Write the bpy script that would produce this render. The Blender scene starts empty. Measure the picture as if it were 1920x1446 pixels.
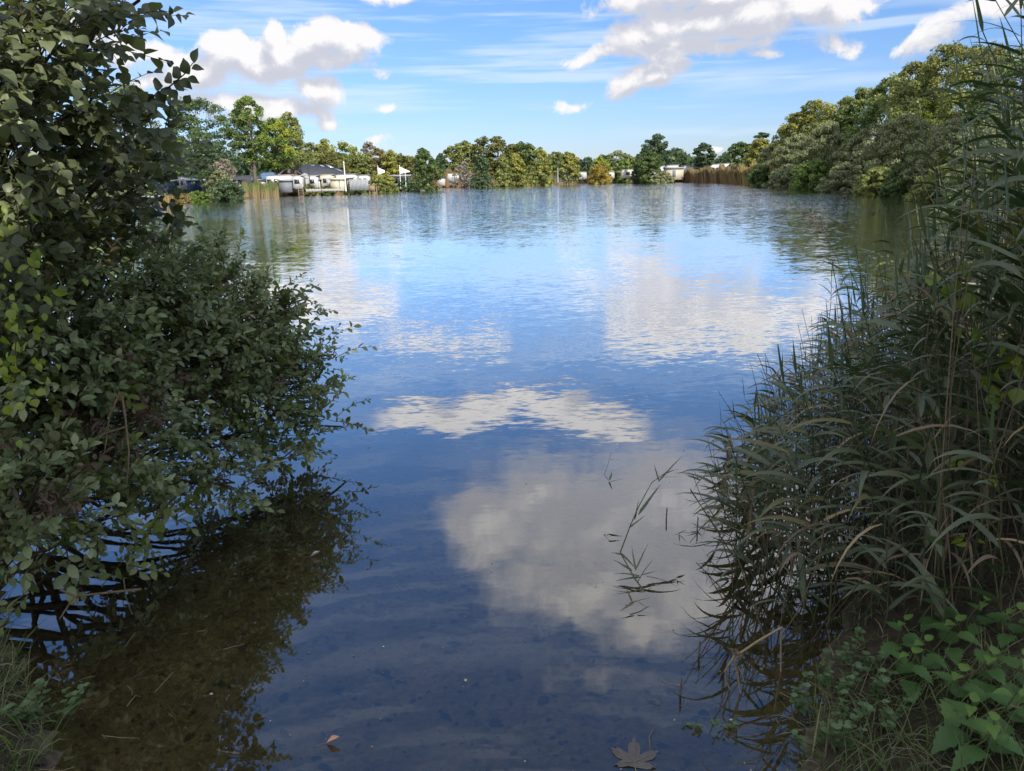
import bpy, math, random
import numpy as np
from mathutils import Vector, Matrix, Euler

C = bpy.context.scene.collection
scene = bpy.context.scene
R = math.radians

# ------------------------------------------------------------------ camera
CAM_Z = 1.9
PITCH, ROLL = 15.8, -1.43
FPX = 1387.0
cam_d = bpy.data.cameras.new('camera')
cam = bpy.data.objects.new('camera', cam_d)
C.objects.link(cam)
cam.location = (0, 0, CAM_Z)
CM = Matrix.Rotation(R(90 - PITCH), 3, 'X') @ Matrix.Rotation(R(ROLL), 3, 'Z')
cam.rotation_euler = CM.to_euler()
cam_d.sensor_width = 36
cam_d.lens = 36 * FPX / 1920
cam_d.clip_start = 0.05
cam_d.clip_end = 5000
scene.camera = cam
scene.render.resolution_x, scene.render.resolution_y = 1024, 771
scene.view_settings.view_transform = 'Standard'
scene.view_settings.look = 'None'
scene.view_settings.exposure = 0.42
scene.view_settings.gamma = 1
scene.cycles.use_denoising = True
scene.cycles.max_bounces = 7
scene.cycles.transparent_max_bounces = 12
scene.cycles.sample_clamp_indirect = 4

def ray(px, py):
    return CM @ Vector(((px - 960) / FPX, -(py - 723) / FPX, -1)).normalized()
def P(px, py, d):
    """the point of the place seen at this photo pixel, d metres ahead"""
    r = ray(px, py)
    return Vector((0, 0, CAM_Z)) + r * (d / r.y)
def G(px, py, z=0.0):
    r = ray(px, py)
    return Vector((0, 0, CAM_Z)) + r * ((z - CAM_Z) / r.z)

# ------------------------------------------------------------------ node helpers
class NT:
    def __init__(s, nt): s.nt = nt; s.k = 0
    def n(s, typ, **kw):
        nd = s.nt.nodes.new(typ)
        for k, v in kw.items():
            if k == 'ins':
                for i, x in v.items():
                    if isinstance(x, bpy.types.NodeSocket): s.nt.links.new(x, nd.inputs[i])
                    else: nd.inputs[i].default_value = x
            else: setattr(nd, k, v)
        return nd
    def m(s, op, a, b=None, c=None, clamp=False):
        ins = {0: a}
        if b is not None: ins[1] = b
        if c is not None: ins[2] = c
        return s.n('ShaderNodeMath', operation=op, use_clamp=clamp, ins=ins).outputs[0]
    def v(s, op, a, b=None):
        ins = {0: a}
        if b is not None: ins[1] = b
        nd = s.n('ShaderNodeVectorMath', operation=op, ins=ins)
        return nd.outputs['Value'] if op in ('LENGTH', 'DOT_PRODUCT', 'DISTANCE') else nd.outputs[0]
    def sm(s, x, a, b, lo=0.0, hi=1.0):
        return s.n('ShaderNodeMapRange', interpolation_type='SMOOTHSTEP', ins={0: x, 1: a, 2: b, 3: lo, 4: hi}).outputs[0]
    def mixc(s, f, a, b, blend='MIX'):
        return s.n('ShaderNodeMix', data_type='RGBA', blend_type=blend, ins={0: f, 6: a, 7: b}).outputs[2]
    def ramp(s, f, stops):
        nd = s.n('ShaderNodeValToRGB', ins={0: f})
        el = nd.color_ramp.elements
        while len(el) < len(stops): el.new(0.5)
        for e, (p, c) in zip(el, stops): e.position = p; e.color = (*c, 1)
        return nd.outputs[0]
    def noise(s, vec, scale, detail=3, rough=0.5, dist=0.0, dim='3D'):
        return s.n('ShaderNodeTexNoise', noise_dimensions=dim, ins={'Vector': vec, 'Scale': scale, 'Detail': detail, 'Roughness': rough, 'Distortion': dist}).outputs[0]

# ------------------------------------------------------------------ world: sky and clouds
SKY_LO, SKY_MID, SKY_HI = (.62, .71, 1.03), (.66, .88, 1.18), (.80, 1.02, 1.30)
SUN_AZ, SUN_EL = 154, 36          # degrees to the right of the view, above the horizon
W = bpy.data.worlds.new('World'); scene.world = W; W.use_nodes = True
W.node_tree.nodes.clear()
w = NT(W.node_tree)
sky = w.n('ShaderNodeTexSky', sky_type='NISHITA', sun_disc=False, sun_elevation=R(SUN_EL), sun_rotation=R(SUN_AZ),
          altitude=0, air_density=1.0, dust_density=0.3, ozone_density=2.5)

def azel(px, py, water=False):
    r = ray(px, py)
    z = -r.z if water else r.z
    return math.atan2(r.x, r.y), math.asin(z)
# cloud banks: photo pixel, half width, half height (px), density; True = seen mirrored in the lake
BL = [
 (662,88,52,36,1),(600,84,56,30,1),(632,66,40,24,1),(508,72,24,28,.95),(545,108,80,26,1),(440,112,70,34,1),(372,128,62,30,.95),(480,132,110,20,.95),(612,118,70,20,.95),(310,150,60,14,.7),
 (584,176,46,24,.95),(545,204,76,20,.75),(440,186,90,16,.75),(606,224,34,12,.7),(480,216,80,14,.6),
 (272,98,42,20,.95),(318,104,34,14,.75),(222,104,46,18,.85),(90,60,80,34,.7),
 (1208,84,56,36,1),(1262,52,64,44,1),(1345,44,90,40,1),(1440,26,90,40,1),(1530,8,90,36,.9),(1300,92,90,22,.9),(1125,108,60,13,.6),(1240,108,90,18,.9),(1330,-20,160,40,1),
 (1205,156,56,18,.85),(1258,138,46,18,.85),(1172,168,34,16,.75),(1400,92,60,20,.55),
 (1084,187,34,14,.62),(1446,111,24,12,.65),(1745,78,50,18,.5),(1690,88,40,16,.4),(1825,36,70,18,.4),(1560,70,60,24,.5),(1900,10,60,18,.45),
 (722,148,16,11,.42),(728,208,20,6,.38),(690,263,60,8,.34),(1346,268,14,5,.5),(800,-20,120,18,.55),
]
BW = [
 (780,772,84,20,1),(900,776,100,26,1.1),(1010,764,90,30,1.1),(1105,792,90,26,1.1),(1172,806,40,16,1),
 (920,985,84,80,1.1),(1010,935,120,70,.9),(1110,1000,170,130,1.0),(1250,940,170,110,1.0),(1300,1080,170,110,1.0),(1430,1000,150,150,1.0),(1020,1080,110,70,.7),(1200,1150,130,60,.75),(1100,1090,150,80,.9),
 (1120,1262,120,26,.22),
]
def field_group(name, lst, wat, amb):
    va, fa = (-.12, .05), (.42, -.20)
    if not wat: va, fa = (-.34, .13), (1.0, -.52)
    KR = 1.45 if wat else 1.68
    fg = bpy.data.node_groups.new(name, 'ShaderNodeTree')
    fg.interface.new_socket('P', in_out='INPUT', socket_type='NodeSocketVector')
    fg.interface.new_socket('D', in_out='INPUT', socket_type='NodeSocketVector')
    fg.interface.new_socket('F', in_out='OUTPUT', socket_type='NodeSocketFloat')
    g = NT(fg)
    gi = g.n('NodeGroupInput'); go = g.n('NodeGroupOutput')
    n1 = g.n('ShaderNodeTexNoise', noise_dimensions='2D', ins={'Vector': gi.outputs['P'], 'Scale': 9.0, 'Detail': 2.0, 'Roughness': .55}).outputs[1]
    warp = g.v('MULTIPLY', g.v('SUBTRACT', n1, (.5, .5, .5)), (.07, .05, 0))
    pw = g.v('ADD', gi.outputs['P'], warp)
    acc = None
    for (px, py, rx, ry, dn) in lst:
        a, e = azel(px, py, wat)
        a2, _ = azel(px + rx, py, wat); _, e2 = azel(px, py + ry, wat)
        d = g.v('SUBTRACT', pw, (a, e, 0))
        d = g.v('MULTIPLY', d, (1 / max(abs(a2 - a), 1e-4) / KR, 1 / max(abs(e2 - e), 1e-4) / KR, 0))
        l = g.v('LENGTH', d)
        f = g.m('MULTIPLY_ADD', l, -dn, dn)
        acc = f if acc is None else g.m('SMOOTH_MAX', acc, f, .12)
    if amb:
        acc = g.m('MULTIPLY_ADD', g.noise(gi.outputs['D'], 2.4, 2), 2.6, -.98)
    vor = g.n('ShaderNodeTexVoronoi', feature='SMOOTH_F1', voronoi_dimensions='2D', ins={'Vector': pw, 'Scale': 22.0, 'Detail': 0.0, 'Smoothness': .5}).outputs[0]
    fb = g.noise(pw, 24, 5, .66, dim='2D')
    acc = g.m('ADD', acc, g.m('MULTIPLY_ADD', vor, *va))
    acc = g.m('ADD', acc, g.m('MULTIPLY_ADD', fb, *fa))
    g.nt.links.new(acc, go.inputs['F'])
    return fg

tc = w.n('ShaderNodeTexCoord')
D = w.v('NORMALIZE', tc.outputs['Generated'])
sp = w.n('ShaderNodeSeparateXYZ', ins={0: D})
az = w.m('ARCTAN2', sp.outputs[0], sp.outputs[1]); el = w.m('ARCSINE', w.m('MAXIMUM', sp.outputs[2], 0))
Pn = w.n('ShaderNodeCombineXYZ', ins={0: az, 1: el, 2: 0}).outputs[0]
# thin high streaks
pr = w.n('ShaderNodeMapping', ins={'Vector': Pn, 'Rotation': (0, 0, R(-3)), 'Scale': (1.6, 26, 1)}).outputs[0]
ci = w.noise(pr, 1.9, 4, .55, 0, '2D')
pr2 = w.n('ShaderNodeMapping', ins={'Vector': Pn, 'Rotation': (0, 0, R(-14)), 'Scale': (1.2, 9, 1)}).outputs[0]
ci2 = w.noise(pr2, 2.3, 3, .5, 0, '2D')
cir = w.m('MULTIPLY', w.sm(ci, .46, .70), w.sm(el, .03, .12))
cir = w.m('MAXIMUM', w.m('MULTIPLY', cir, .75), w.m('MULTIPLY', w.sm(ci2, .53, .75), .55))
tint = w.ramp(w.m('DIVIDE', el, .8), [(0, SKY_LO), (.3, SKY_MID), (1, SKY_HI)])
skyc = w.mixc(1.0, sky.outputs[0], tint, 'MULTIPLY')
cir = w.m('MULTIPLY', cir, w.sm(el, .20, .34, 1.0, .28))
base = w.mixc(w.m('MULTIPLY', cir, .7), skyc, (6.2, 7.0, 7.9, 1))
def layer(name, lst, wat, amb=False):
    grp = field_group(name, lst, wat, amb)
    f0 = w.n('ShaderNodeGroup', node_tree=grp, ins={'P': Pn, 'D': D}).outputs[0]
    f1 = w.n('ShaderNodeGroup', node_tree=grp, ins={'P': w.v('ADD', Pn, (.010, .022, 0)), 'D': w.v('ADD', D, (.02, 0, .05))}).outputs[0]
    lit = w.sm(w.m('SUBTRACT', f0, f1), -.26, .46)
    alpha = w.sm(f0, .03, .62 if wat else w.m('MULTIPLY_ADD', lit, -.16, .50))
    kk = 1.8 if amb else (1.12 if wat else 1.0)  # out-of-view clouds get extra brightness to lift the ambient light
    thin = w.sm(f0, .05, .8)
    ccol = w.mixc(lit, (4.7 * kk, 4.9 * kk, 5.5 * kk, 1), (7.6 * kk, 7.4 * kk, 7.35 * kk, 1))
    ccol = w.mixc(w.m('MULTIPLY', thin, w.m('SUBTRACT', 1.0, lit)), ccol, (4.7 * kk, 4.75 * kk, 5.3 * kk, 1))
    col = w.mixc(w.m('MULTIPLY', alpha, .96), base, ccol)
    return w.n('ShaderNodeBackground', ins={0: col, 1: 0.10}).outputs[0]
lo_, hi_ = layer('low_clouds', BL, False), layer('high_clouds', BW, True)
rest = layer('unseen_fill_clouds', [], False, True)  # unseen cloud cover outside the view, added as fill light for the shaded bank
front = w.n('ShaderNodeMixShader', ins={0: w.m('GREATER_THAN', el, R(15.9)), 1: lo_, 2: hi_}).outputs[0]
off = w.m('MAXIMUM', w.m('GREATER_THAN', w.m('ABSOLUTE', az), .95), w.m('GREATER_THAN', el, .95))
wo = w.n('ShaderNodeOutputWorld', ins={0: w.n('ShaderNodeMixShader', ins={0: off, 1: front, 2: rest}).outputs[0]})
W.cycles.sampling_method = 'MANUAL'; W.cycles.sample_map_resolution = 512

sd = bpy.data.lights.new('sun', 'SUN'); sd.energy = 5.0; sd.angle = R(.5); sd.color = (1, .93, .8)
sun = bpy.data.objects.new('sun', sd); C.objects.link(sun)
sv = Vector((math.sin(R(SUN_AZ)) * math.cos(R(SUN_EL)), math.cos(R(SUN_AZ)) * math.cos(R(SUN_EL)), math.sin(R(SUN_EL))))
sun.rotation_euler = sv.to_track_quat('Z', 'Y').to_euler()

# ------------------------------------------------------------------ mesh helpers
rng = np.random.default_rng(7)
class MB:
    """collects faces (3 to n corners) and builds them as ONE mesh object"""
    def __init__(s): s.v = []; s.f = []; s.m = []; s.t = []; s.nv = 0
    def add(s, V, F, mat=0, tint=.5):
        """V (n,3); F (k,c) int array"""
        V = np.asarray(V, float).reshape(-1, 3); F = np.asarray(F, int)
        if F.ndim == 1: F = F[None]
        s.v.append(V); s.f.append(F + s.nv); s.nv += len(V)
        k = len(F)
        s.m.append(np.full(k, mat) if np.isscalar(mat) else np.asarray(mat))
        s.t.append(np.full(k, tint, float) if np.isscalar(tint) else np.asarray(tint, float))
    def build(s, name, mats, parent=None, loc=None, smooth=False):
        me = mesh_from(name, s, mats, smooth)
        o = bpy.data.objects.new(name, me); C.objects.link(o)
        if parent is not None: o.parent = parent
        if loc is not None: o.location = loc
        return o
    def merge(s, o, M=None, tintadd=0.0):
        for V, F, m_, t_ in zip(o.v, o.f, o.m, o.t): pass
        V = np.concatenate(o.v)
        if M is not None: V = V @ M[:3, :3].T + M[:3, 3]
        base = s.nv
        s.v.append(V); s.nv += len(V)
        for F, m_, t_ in zip(o.f, o.m, o.t):
            s.f.append(F + base); s.m.append(m_); s.t.append(np.clip(t_ + tintadd, 0, 1))
def mesh_from(name, s, mats, smooth=False):
    me = bpy.data.meshes.new(name)
    V = np.concatenate(s.v)
    me.vertices.add(len(V)); me.vertices.foreach_set('co', V.ravel())
    tot = np.concatenate([np.full(len(F), F.shape[1]) for F in s.f])
    idx = np.concatenate([F.ravel() for F in s.f])
    me.loops.add(len(idx)); me.loops.foreach_set('vertex_index', idx)
    me.polygons.add(len(tot))
    me.polygons.foreach_set('loop_start', np.concatenate([[0], np.cumsum(tot)[:-1]]))
    me.polygons.foreach_set('loop_total', tot)
    me.polygons.foreach_set('material_index', np.concatenate(s.m))
    if smooth: me.polygons.foreach_set('use_smooth', np.ones(len(tot), bool))
    a = me.attributes.new('tint', 'FLOAT', 'FACE'); a.data.foreach_set('value', np.concatenate(s.t))
    for m_ in (mats if isinstance(mats, (list, tuple)) else [mats]): me.materials.append(m_)
    me.update(calc_edges=True)
    return me
BF = np.array([[0, 3, 2, 1], [4, 5, 6, 7], [0, 1, 5, 4], [1, 2, 6, 5], [2, 3, 7, 6], [3, 0, 4, 7]])
def box(mb, x0, x1, y0, y1, z0, z1, mat=0, tint=.5, bev=0):
    if bev:
        return bbox(mb, x0, x1, y0, y1, z0, z1, bev, mat, tint)
    V = [(x0, y0, z0), (x1, y0, z0), (x1, y1, z0), (x0, y1, z0), (x0, y0, z1), (x1, y0, z1), (x1, y1, z1), (x0, y1, z1)]
    mb.add(V, BF, mat, tint)
def bbox(mb, x0, x1, y0, y1, z0, z1, b, mat=0, tint=.5):
    """box with its outline rounded in the xz plane"""
    pts = []
    for cx, cz, a0 in ((x1 - b, z1 - b, 0), (x0 + b, z1 - b, 90), (x0 + b, z0 + b * .5, 180), (x1 - b, z0 + b * .5, 270)):
        for k in range(4):
            a = R(a0 + 30 * k); bb = b if cz > z0 + b else b * .5
            pts.append((cx + b * math.cos(a), cz + bb * math.sin(a)))
    prism(mb, pts, y0, y1, mat, tint)
def prism(mb, pts, y0, y1, mat=0, tint=.5):
    """outline in xz pushed from y0 to y1"""
    n = len(pts)
    V = [(x, y0, z) for x, z in pts] + [(x, y1, z) for x, z in pts]
    base = mb.nv
    mb.add(V, [[i, (i + 1) % n, n + (i + 1) % n, n + i] for i in range(n)], mat, tint)
    F = np.array([list(range(n))[::-1], [n + i for i in range(n)]])
    mb.f.append(F + base); mb.m.append(np.full(2, mat)); mb.t.append(np.full(2, float(tint)))
def tube(mb, pts, r0, r1, sides=5, mat=0, tint=.5, power=1.0):
    P_ = np.asarray([tuple(p) for p in pts], float); n = len(P_)
    T = np.gradient(P_, axis=0); T /= np.linalg.norm(T, axis=1)[:, None] + 1e-9
    up = np.array([0, 0, 1.0]) if abs(T[0, 2]) < .9 else np.array([1.0, 0, 0])
    A = np.cross(T, up); A /= np.linalg.norm(A, axis=1)[:, None] + 1e-9
    B = np.cross(T, A)
    t = np.linspace(0, 1, n) ** power; r = r0 + (r1 - r0) * t
    ang = np.arange(sides) / sides * 2 * math.pi
    V = P_[:, None] + r[:, None, None] * (A[:, None] * np.cos(ang)[None, :, None] + B[:, None] * np.sin(ang)[None, :, None])
    F = [[i * sides + k, i * sides + (k + 1) % sides, (i + 1) * sides + (k + 1) % sides, (i + 1) * sides + k] for i in range(n - 1) for k in range(sides)]
    mb.add(V.reshape(-1, 3), F, mat, tint)
def curve_pts(p0, p1, n=6, sag=(0, 0, 0), jit=0.0):
    p0 = np.array(p0, float); p1 = np.array(p1, float); s = np.array(sag, float)
    t = np.linspace(0, 1, n)[:, None]
    Q = p0 + (p1 - p0) * t + s * (4 * t * (1 - t))
    if jit: Q[1:-1] += rng.normal(0, jit, (n - 2, 3))
    return Q
def setp(o, label=None, cat=None, group=None, kind=None):
    if label: o['label'] = label
    if cat: o['category'] = cat
    if group: o['group'] = group
    if kind: o['kind'] = kind
    return o
def thing(name, loc, label, cat, group=None, rz=0):
    o = bpy.data.objects.new(name, None); C.objects.link(o)
    o.location = loc; o.rotation_euler = (0, 0, rz); o.empty_display_size = .2
    return setp(o, label, cat, group)

# ------------------------------------------------------------------ materials
MATS = {}
def mat(name, build):
    if name in MATS: return MATS[name]
    m = bpy.data.materials.new(name); m.use_nodes = True; m.node_tree.nodes.clear()
    t = NT(m.node_tree); sh = build(t)
    t.n('ShaderNodeOutputMaterial', ins={0: sh}); MATS[name] = m
    return m
def plain(name, col, rough=.6, spec=.5, var=.25, scale=6.0, bump=0.0, metallic=0.0):
    def b(t):
        tc = t.n('ShaderNodeTexCoord').outputs['Object']
        nz = t.noise(tc, scale, 5, .6)
        c = t.mixc(nz, (*[x * (1 - var) for x in col], 1), (*[min(x * (1 + var), .95) for x in col], 1))
        p = t.n('ShaderNodeBsdfPrincipled', ins={'Base Color': c, 'Roughness': rough, 'Specular IOR Level': spec, 'Metallic': metallic})
        if bump:
            bp = t.n('ShaderNodeBump', ins={'Height': nz, 'Distance': bump, 'Strength': 1.0})
            t.nt.links.new(bp.outputs[0], p.inputs['Normal'])
        return p.outputs[0]
    return mat(name, b)
def leafmat(name, stops, back=None, rough=.5, transl=.3, spec=.4, sheen=0):
    """leaf colour from the face's own tint; pale underside"""
    def b(t):
        at = t.n('ShaderNodeAttribute', attribute_name='tint').outputs['Fac']
        c = t.ramp(at, stops)
        if back:
            bf = t.n('ShaderNodeNewGeometry').outputs['Backfacing']
            c = t.mixc(t.m('MULTIPLY', bf, .8), c, (*back, 1))
        p = t.n('ShaderNodeBsdfPrincipled', ins={'Base Color': c, 'Roughness': rough, 'Specular IOR Level': spec})
        tr = t.n('ShaderNodeBsdfTranslucent', ins={0: t.mixc(1.0, c, (1.5, 1.6, .6, 1), 'MULTIPLY')})
        return t.n('ShaderNodeMixShader', ins={0: transl, 1: p.outputs[0], 2: tr.outputs[0]}).outputs[0]
    return mat(name, b)
def bark(name, c0, c1, scale=14):
    def b(t):
        tc = t.n('ShaderNodeTexCoord').outputs['Object']
        mp = t.n('ShaderNodeMapping', ins={'Vector': tc, 'Scale': (1, 1, .25)}).outputs[0]
        nz = t.noise(mp, scale, 5, .65)
        p = t.n('ShaderNodeBsdfPrincipled', ins={'Base Color': t.ramp(nz, [(.3, c0), (.7, c1)]), 'Roughness': .9, 'Specular IOR Level': .2})
        bp = t.n('ShaderNodeBump', ins={'Height': nz, 'Distance': .02}); t.nt.links.new(bp.outputs[0], p.inputs['Normal'])
        return p.outputs[0]
    return mat(name, b)

# ------------------------------------------------------------------ lake outline, ground and water
SHORE_PX = [(300, 384), (350, 379.5), (400, 376), (450, 372), (500, 369.5), (560, 366), (600, 363.5), (640, 361), (690, 358.5), (740, 357.5), (800, 353), (900, 349.5),
            (1000, 346.5), (1100, 343.8), (1200, 342), (1260, 341.3), (1330, 342), (1400, 346), (1440, 348.5), (1480, 351.5), (1520, 354.5), (1560, 357.5), (1600, 361), (1650, 366), (1700, 370), (1750, 375), (1800, 381), (1870, 391)]
near_l = [(-.2, 1.66), (-.7, 1.7), (-1.1, 1.8), (-1.5, 2.0), (-1.72, 2.3), (-2.0, 2.6), (-2.35, 3.0), (-2.75, 3.6), (-3.3, 4.6), (-4.5, 6.5), (-7, 9.5), (-12, 15), (-20, 25), (-27, 38), (-31, 50)]
far_s = [tuple(G(x, y)[:2]) for x, y in SHORE_PX]
near_r = [(14, 17), (9, 12.5), (6, 9.5), (4.2, 7.4), (3.0, 5.6), (2.3, 4.4), (1.9, 3.6), (1.55, 3.0), (1.22, 2.55), (1.05, 2.25), (.85, 1.95), (.5, 1.72)]
LAKE = np.array(near_l + far_s + near_r)
def lake_sd(X, Y):
    """distance to the shore line, negative over the water"""
    A = LAKE; B = np.roll(LAKE, -1, axis=0)
    X = np.asarray(X, float); Y = np.asarray(Y, float)
    d = np.full(X.shape, 1e9); ins = np.zeros(X.shape, bool)
    for (ax, ay), (bx, by) in zip(A, B):
        ex, ey = bx - ax, by - ay
        t = np.clip(((X - ax) * ex + (Y - ay) * ey) / (ex * ex + ey * ey), 0, 1)
        d = np.minimum(d, np.hypot(X - ax - t * ex, Y - ay - t * ey))
        c = ((ay > Y) != (by > Y)) & (X < (bx - ax) * (Y - ay) / (by - ay + 1e-12) + ax)
        ins ^= c
    return np.where(ins, -d, d)
def hnoise(X, Y, s, seed=0):
    return (np.sin(X * s + 1.3 * seed) * np.cos(Y * s * 1.13 + seed) + .5 * np.sin(X * s * 2.3 + Y * s * 1.7 + seed * 2) + .35 * np.sin(-X * s * 4.1 + Y * s * 3.3 + seed))
def ground_z(X, Y):
    X = np.asarray(X, float); Y = np.asarray(Y, float)
    d = lake_sd(X, Y)
    near = np.clip((14 - Y) / 6, 0, 1)
    zin = np.where(near > 0, -.05 - .13 * (-d), -.05 - .25 * (-d)); zin = np.maximum(zin, -1.9)
    zout = np.minimum(.02 + .22 * d, .5 + .0 * d)
    z = np.where(d < 0, zin, zout)
    k = np.clip(1 - np.hypot(X, Y) / 16, 0, 1)
    z = z + k * (.018 * hnoise(X, Y, 2.6, 1) + .006 * hnoise(X + .3 * np.sin(Y * 3), Y + .2 * np.sin(X * 4), 7.1, 2))
    return z
def gz(x, y): return float(ground_z(np.array([x]), np.array([y]))[0])
def graded(fine0, fine1, step, far0, far1, n):
    a = np.arange(fine0, fine1 + 1e-6, step)
    lo = fine0 - np.geomspace(step * 2, fine0 - far0, n)[::-1]
    hi = fine1 + np.geomspace(step * 2, far1 - fine1, n)
    return np.concatenate([lo, a, hi])
def grid_mesh(mb, xs, ys, fz):
    X, Y = np.meshgrid(xs, ys); Z = fz(X, Y)
    nx, ny = len(xs), len(ys)
    i = (np.arange(ny - 1)[:, None] * nx + np.arange(nx - 1)[None]).ravel()
    mb.add(np.stack([X, Y, Z], -1).reshape(-1, 3), np.stack([i, i + 1, i + nx + 1, i + nx], 1))

def m_ground(t):
    tc = t.n('ShaderNodeTexCoord').outputs['Object']
    n1 = t.noise(tc, 3.0, 6, .65); n2 = t.noise(tc, 26.0, 4, .6)
    mud = t.ramp(n1, [(.3, (.11, .095, .058)), (.55, (.20, .17, .105)), (.75, (.26, .22, .14))])
    mud = t.mixc(t.sm(n2, .42, .62, .0, .55), mud, (.06, .05, .034, 1))
    grass = t.ramp(t.noise(tc, .35, 5, .6), [(.35, (.05, .075, .02)), (.6, (.10, .12, .035)), (.8, (.16, .15, .06))])
    z = t.n('ShaderNodeSeparateXYZ', ins={0: t.n('ShaderNodeNewGeometry').outputs['Position']})
    mud = t.mixc(t.sm(z.outputs[2], -.02, .05, 0, .72), mud, (.012, .010, .008, 1))
    f = t.m('MULTIPLY', t.sm(t.m('MULTIPLY_ADD', n1, .1, z.outputs[2]), .28, .46), 1.0)
    p = t.n('ShaderNodeBsdfPrincipled', ins={'Base Color': t.mixc(f, mud, grass), 'Roughness': .9, 'Specular IOR Level': .2})
    bp = t.n('ShaderNodeBump', ins={'Height': t.noise(tc, 18, 6, .7), 'Distance': .02}); t.nt.links.new(bp.outputs[0], p.inputs['Normal'])
    return p.outputs[0]
mb = MB()
grid_mesh(mb, graded(-4.5, 4.5, .09, -420, 420, 60), graded(.6, 7, .09, -60, 900, 70), ground_z)
setp(mb.build('ground', mat('ground', m_ground), smooth=True), kind='structure')

def m_water(t):
    tc = t.n('ShaderNodeTexCoord').outputs['Object']
    z = t.n('ShaderNodeSeparateXYZ', ins={0: tc})
    dist = t.v('LENGTH', tc)
    far = t.sm(dist, 4.0, 15.0)
    patch = t.noise(tc, .14, 2, .5)
    m1 = t.n('ShaderNodeMapping', ins={'Vector': tc, 'Rotation': (0, 0, R(14)), 'Scale': (.55, 1.6, 1)}).outputs[0]
    m2 = t.n('ShaderNodeMapping', ins={'Vector': tc, 'Rotation': (0, 0, R(-22)), 'Scale': (.6, 1.6, 1)}).outputs[0]
    def slope(vec, sc, det, amp):
        c_ = t.n('ShaderNodeTexNoise', ins={'Vector': vec, 'Scale': sc, 'Detail': det, 'Roughness': .55}).outputs[1]
        k_ = t.n('ShaderNodeCombineXYZ', ins={0: t.m('MULTIPLY', amp, .6), 1: amp, 2: 0.0}).outputs[0]
        return t.v('MULTIPLY', t.v('SUBTRACT', c_, (.5, .5, .5)), k_)
    lee = t.sm(t.m('DIVIDE', z.outputs[0], t.m('MAXIMUM', z.outputs[1], .5)), -.40, -.22, .6, 1.0)
    wind = t.sm(patch, .34, .64, .55, 1.3)
    farw = t.m('MULTIPLY', t.sm(dist, 17, 60), lee)
    s1 = slope(m1, .9, 1, t.sm(dist, 4, 20, .010, .032))
    s2 = slope(m2, 6.0, 2, t.m('MULTIPLY', wind, t.m('MULTIPLY_ADD', farw, .55, t.sm(dist, 3.2, 14, .020, .085))))
    s3 = slope(m1, 20.0, 2, t.m('MULTIPLY', wind, t.m('MULTIPLY_ADD', farw, .55, t.sm(dist, 3.0, 11, .012, .075))))
    nn = t.v('ADD', t.v('ADD', s1, s2), t.v('ADD', s3, (0, 0, 1)))
    bp = t.v('NORMALIZE', nn)
    fr = t.n('ShaderNodeFresnel', ins={'IOR': 1.5, 'Normal': bp}).outputs[0]
    gl = t.n('ShaderNodeBsdfGlossy', ins={'Color': (1, 1, 1, 1), 'Roughness': .015, 'Normal': bp}).outputs[0]
    tr = t.n('ShaderNodeBsdfTransparent', ins={'Color': (.86, .82, .64, 1)}).outputs[0]
    mk = t.n('ShaderNodeBsdfDiffuse', ins={'Color': (.055, .052, .030, 1)}).outputs[0]
    deep = t.sm(dist, 3.0, 8.5, .10, .92)
    body = t.n('ShaderNodeMixShader', ins={0: deep, 1: tr, 2: mk}).outputs[0]
    return t.n('ShaderNodeMixShader', ins={0: t.m('MINIMUM', t.m('MULTIPLY', t.m('POWER', fr, .72), 1.62), 1.0), 1: body, 2: gl}).outputs[0]
mb = MB()
mb.add([(-140, .9, 0), (140, .9, 0), (140, 230, 0), (-140, 230, 0)], [0, 1, 2, 3])
setp(mb.build('water', mat('lake_water', m_water)), kind='structure')

# ------------------------------------------------------------------ trees and shrubs, far and middle distance
G1 = lambda *c: [(0, c[0]), (.5, c[1]), (1, c[2])]
LEAF = {
 'dark':   leafmat('foliage_dark', G1((0.038, 0.068, 0.019), (0.075, 0.117, 0.033), (0.142, 0.189, 0.057))),
 'deep':   leafmat('foliage_deep', G1((0.030, 0.061, 0.030), (0.057, 0.094, 0.045), (0.104, 0.146, 0.061))),
 'green':  leafmat('foliage_green', G1((0.057, 0.104, 0.023), (0.113, 0.180, 0.038), (0.226, 0.283, 0.057))),
 'bright': leafmat('foliage_bright', G1((0.094, 0.133, 0.019), (0.203, 0.250, 0.031), (0.343, 0.359, 0.047))),
 'yellow': leafmat('foliage_yellow', G1((0.115, 0.127, 0.025), (0.218, 0.222, 0.044), (0.344, 0.318, 0.062))),
 'gold':   leafmat('foliage_gold', G1((0.135, 0.102, 0.019), (0.252, 0.193, 0.038), (0.329, 0.243, 0.048))),
 'brown':  leafmat('foliage_brown', G1((0.070, 0.079, 0.022), (0.132, 0.139, 0.041), (0.213, 0.199, 0.056))),
 'rust':   leafmat('foliage_rust', G1((0.099, 0.079, 0.033), (0.170, 0.136, 0.052), (0.250, 0.185, 0.073))),
 'olive':  leafmat('foliage_olive', G1((0.090, 0.115, 0.033), (0.173, 0.198, 0.057), (0.284, 0.297, 0.095))),
 'willow': leafmat('foliage_willow', G1((0.070, 0.086, 0.036), (0.132, 0.155, 0.070), (0.223, 0.245, 0.112)), back=(0.223, 0.245, 0.135)),
 'grey':   leafmat('foliage_grey', G1((0.146, 0.138, 0.117), (0.235, 0.206, 0.175), (0.334, 0.294, 0.255))),
}
BARK = bark('bark_grey', (.05, .045, .035), (.14, .125, .10))
BARKD = bark('bark_dark', (.02, .017, .013), (.06, .05, .04))

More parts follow.
